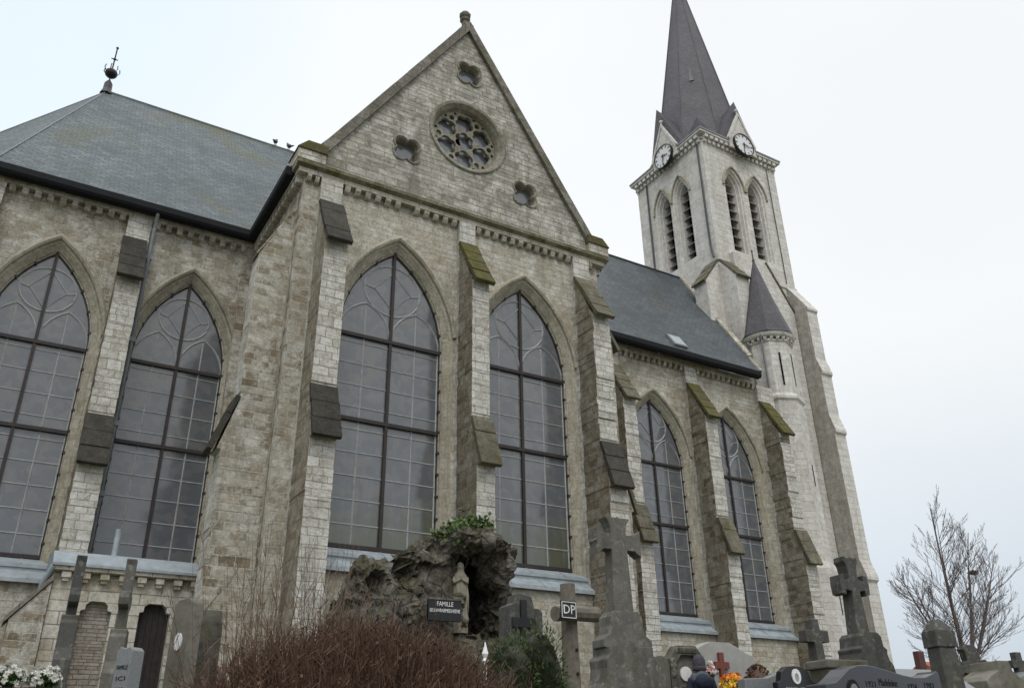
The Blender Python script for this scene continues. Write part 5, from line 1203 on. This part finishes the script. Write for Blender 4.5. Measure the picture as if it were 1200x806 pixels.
# ---- person seen from behind
def skin_mesh(name, joints, bones, mats, parent, root=0, sub=2):
    me = bpy.data.meshes.new(name); me.from_pydata([j[0] for j in joints], bones, []); o = bpy.data.objects.new(name, me); COL.objects.link(o)
    sk = o.modifiers.new('s', 'SKIN'); sv_ = me.skin_vertices[0].data
    for i, j in enumerate(joints): sv_[i].radius = j[1]
    sv_[root].use_root = True; sb = o.modifiers.new('u', 'SUBSURF'); sb.levels = sub; sb.render_levels = sub
    dg = bpy.context.evaluated_depsgraph_get(); m2 = bpy.data.meshes.new_from_object(o.evaluated_get(dg)); o.modifiers.clear(); o.data = m2; m2.name = name; bpy.data.meshes.remove(me)
    for mm in mats: m2.materials.append(mm)
    for p in m2.polygons: p.use_smooth = True
    o.parent = parent; return o
M['jacket'] = mat_plain('navy_padded_jacket', (.02, .026, .045), .75, .25, 0, .4, 14, .012)
M['scarf'] = mat_plain('grey_blue_scarf', (.09, .105, .12), .9, .1, 0, .4, 25, .01)
M['knit'] = mat_plain('grey_knit', (.075, .07, .085), .95, .1, 0, .45, 45, .02)
M['skin'] = mat_plain('skin', (.45, .27, .2), .6, .3, 0, .08)
M['trouser'] = mat_plain('dark_trousers', (.025, .025, .03), .85, .2); M['shoe'] = mat_plain('dark_shoes', (.02, .017, .015), .5, .4); M['hair'] = mat_plain('brown_hair', (.05, .032, .022), .7, .3)
pt = ground_thing('person', 'person in a grey knitted hat and navy jacket seen from behind among the graves', 'person', 9.68, 10.5, R(-25)); pt.scale = (.93, .93, .93)
J = [((0, 0, .92), (.165, .12)), ((0, 0, 1.1), (.15, .115)), ((0, .01, 1.27), (.18, .125)), ((0, .01, 1.38), (.13, .1)), ((0, .015, 1.44), (.06, .06)), ((0, .03, 1.53), (.075, .085)), ((0, .035, 1.62), (.085, .1)), ((0, .03, 1.7), (.06, .07))]
B = [(i, i+1) for i in range(7)]
for s_ in (-1, 1):
    k = len(J); J += [((s_*.17, .0, 1.36), (.075, .075)), ((s_*.24, .02, 1.12), (.062, .06)), ((s_*.2, .2, .98), (.05, .048)), ((s_*.13, .3, 1.0), (.03, .03))]; B += [(3, k), (k, k+1), (k+1, k+2), (k+2, k+3)]
    k = len(J); J += [((s_*.1, 0, .84), (.1, .1)), ((s_*.11, .01, .48), (.068, .07)), ((s_*.11, -.02, .1), (.048, .05)), ((s_*.12, .12, .05), (.042, .035))]; B += [(0, k), (k, k+1), (k+1, k+2), (k+2, k+3)]
body = skin_mesh('body', J, B, [M['jacket'], M['trouser'], M['skin'], M['shoe']], pt)
for p in body.data.polygons:
    c_ = p.center; p.material_index = 2 if (c_.z > 1.47 or c_.y > .25 and c_.z > .8) else 0 if c_.z > .86 else 3 if c_.z < .12 else 1
for s_ in (-1, 1):
    for f in range(5):
        ang = (-.035+.0165*f); base = Vector((s_*.13-s_*ang, .31, 1.0)); ln = (.05, .07, .078, .072, .055)[f]
        if f == 0: pts = [(Vector((s_*.1, .3, 1.01)), .011), (Vector((s_*.075, .33, 1.02)), .0095), (Vector((s_*.06, .355, 1.01)), .008)]
        else: pts = [(base, .010), (base+Vector((0, ln*.5, .0)), .009), (base+Vector((-s_*.004, ln*.85, -.018)), .008), (base+Vector((-s_*.006, ln*.95, -.04)), .007)]
        b = MB(); b.tube([x[0] for x in pts], [x[1] for x in pts], 8); part(b, 'finger', M['skin'], pt, smooth=True)
b = MB(); b.ball((0, .13, 1.585), (.016, .025, .02), n=8, m_=6); part(b, 'nose', M['skin'], pt, smooth=True)
for s_ in (-1, 1):
    b = MB(); b.ball((s_*.034, .118, 1.62), (.013, .01, .009), n=8, m_=6); part(b, 'eye', M['portrait'], pt, smooth=True)
    b = MB(); b.ball((s_*.088, .03, 1.605), (.012, .02, .032), n=8, m_=6); part(b, 'ear', M['skin'], pt, smooth=True)
b = MB(); b.ball((0, .125, 1.535), (.025, .008, .006), n=8, m_=6); part(b, 'mouth', M['pinkgranite'], pt, smooth=True)
b = MB(); b.lathe([(.085, -.1), (.1, -.07), (.106, .0), (.1, .06), (.075, .115), (.03, .145), (.002, .15)], 20, (0, .03, 1.635), sx=1, sy=1.1); part(b, 'knitted_hat', M['knit'], pt, smooth=True)
b = MB(); b.lathe([(.104, -.115), (.115, -.1), (.116, -.06), (.108, -.045)], 20, (0, .03, 1.635), sx=1, sy=1.1); part(b, 'hat_brim', M['knit'], pt, smooth=True)
b = MB(); b.ball((0, -.035, 1.53), (.07, .04, .07), n=10, m_=6); part(b, 'hair', M['hair'], pt, smooth=True)
b = MB(); rings = []
for z, r_ in ((1.38, .17), (1.42, .165), (1.46, .135), (1.5, .105), (1.48, .085)): rings.append([(r_*1.05*math.cos(a)*(1+.05*math.sin(a*7+z*40)), .01+r_*.9*math.sin(a), z+.018*math.sin(a*3)) for a in (math.tau*i/28 for i in range(28))])
b.loft(rings, cap=False); part(b, 'scarf', M['scarf'], pt, smooth=True)
b = MB(); b.ball((0, -.13, 1.35), (.14, .07, .12), n=14, m_=8); part(b, 'hood', M['jacket'], pt, smooth=True)

# shared groups for the repeated kinds of the churchyard
for o in SC.objects:
    if o.parent is None and 'category' in o.keys() and 'group' not in o.keys():
        g_ = {'gravestone': 'gravestones in the churchyard', 'grave cross': 'stone and timber crosses in the churchyard', 'tomb': 'tombs in the churchyard'}.get(o['category'])
        if g_: o['group'] = g_
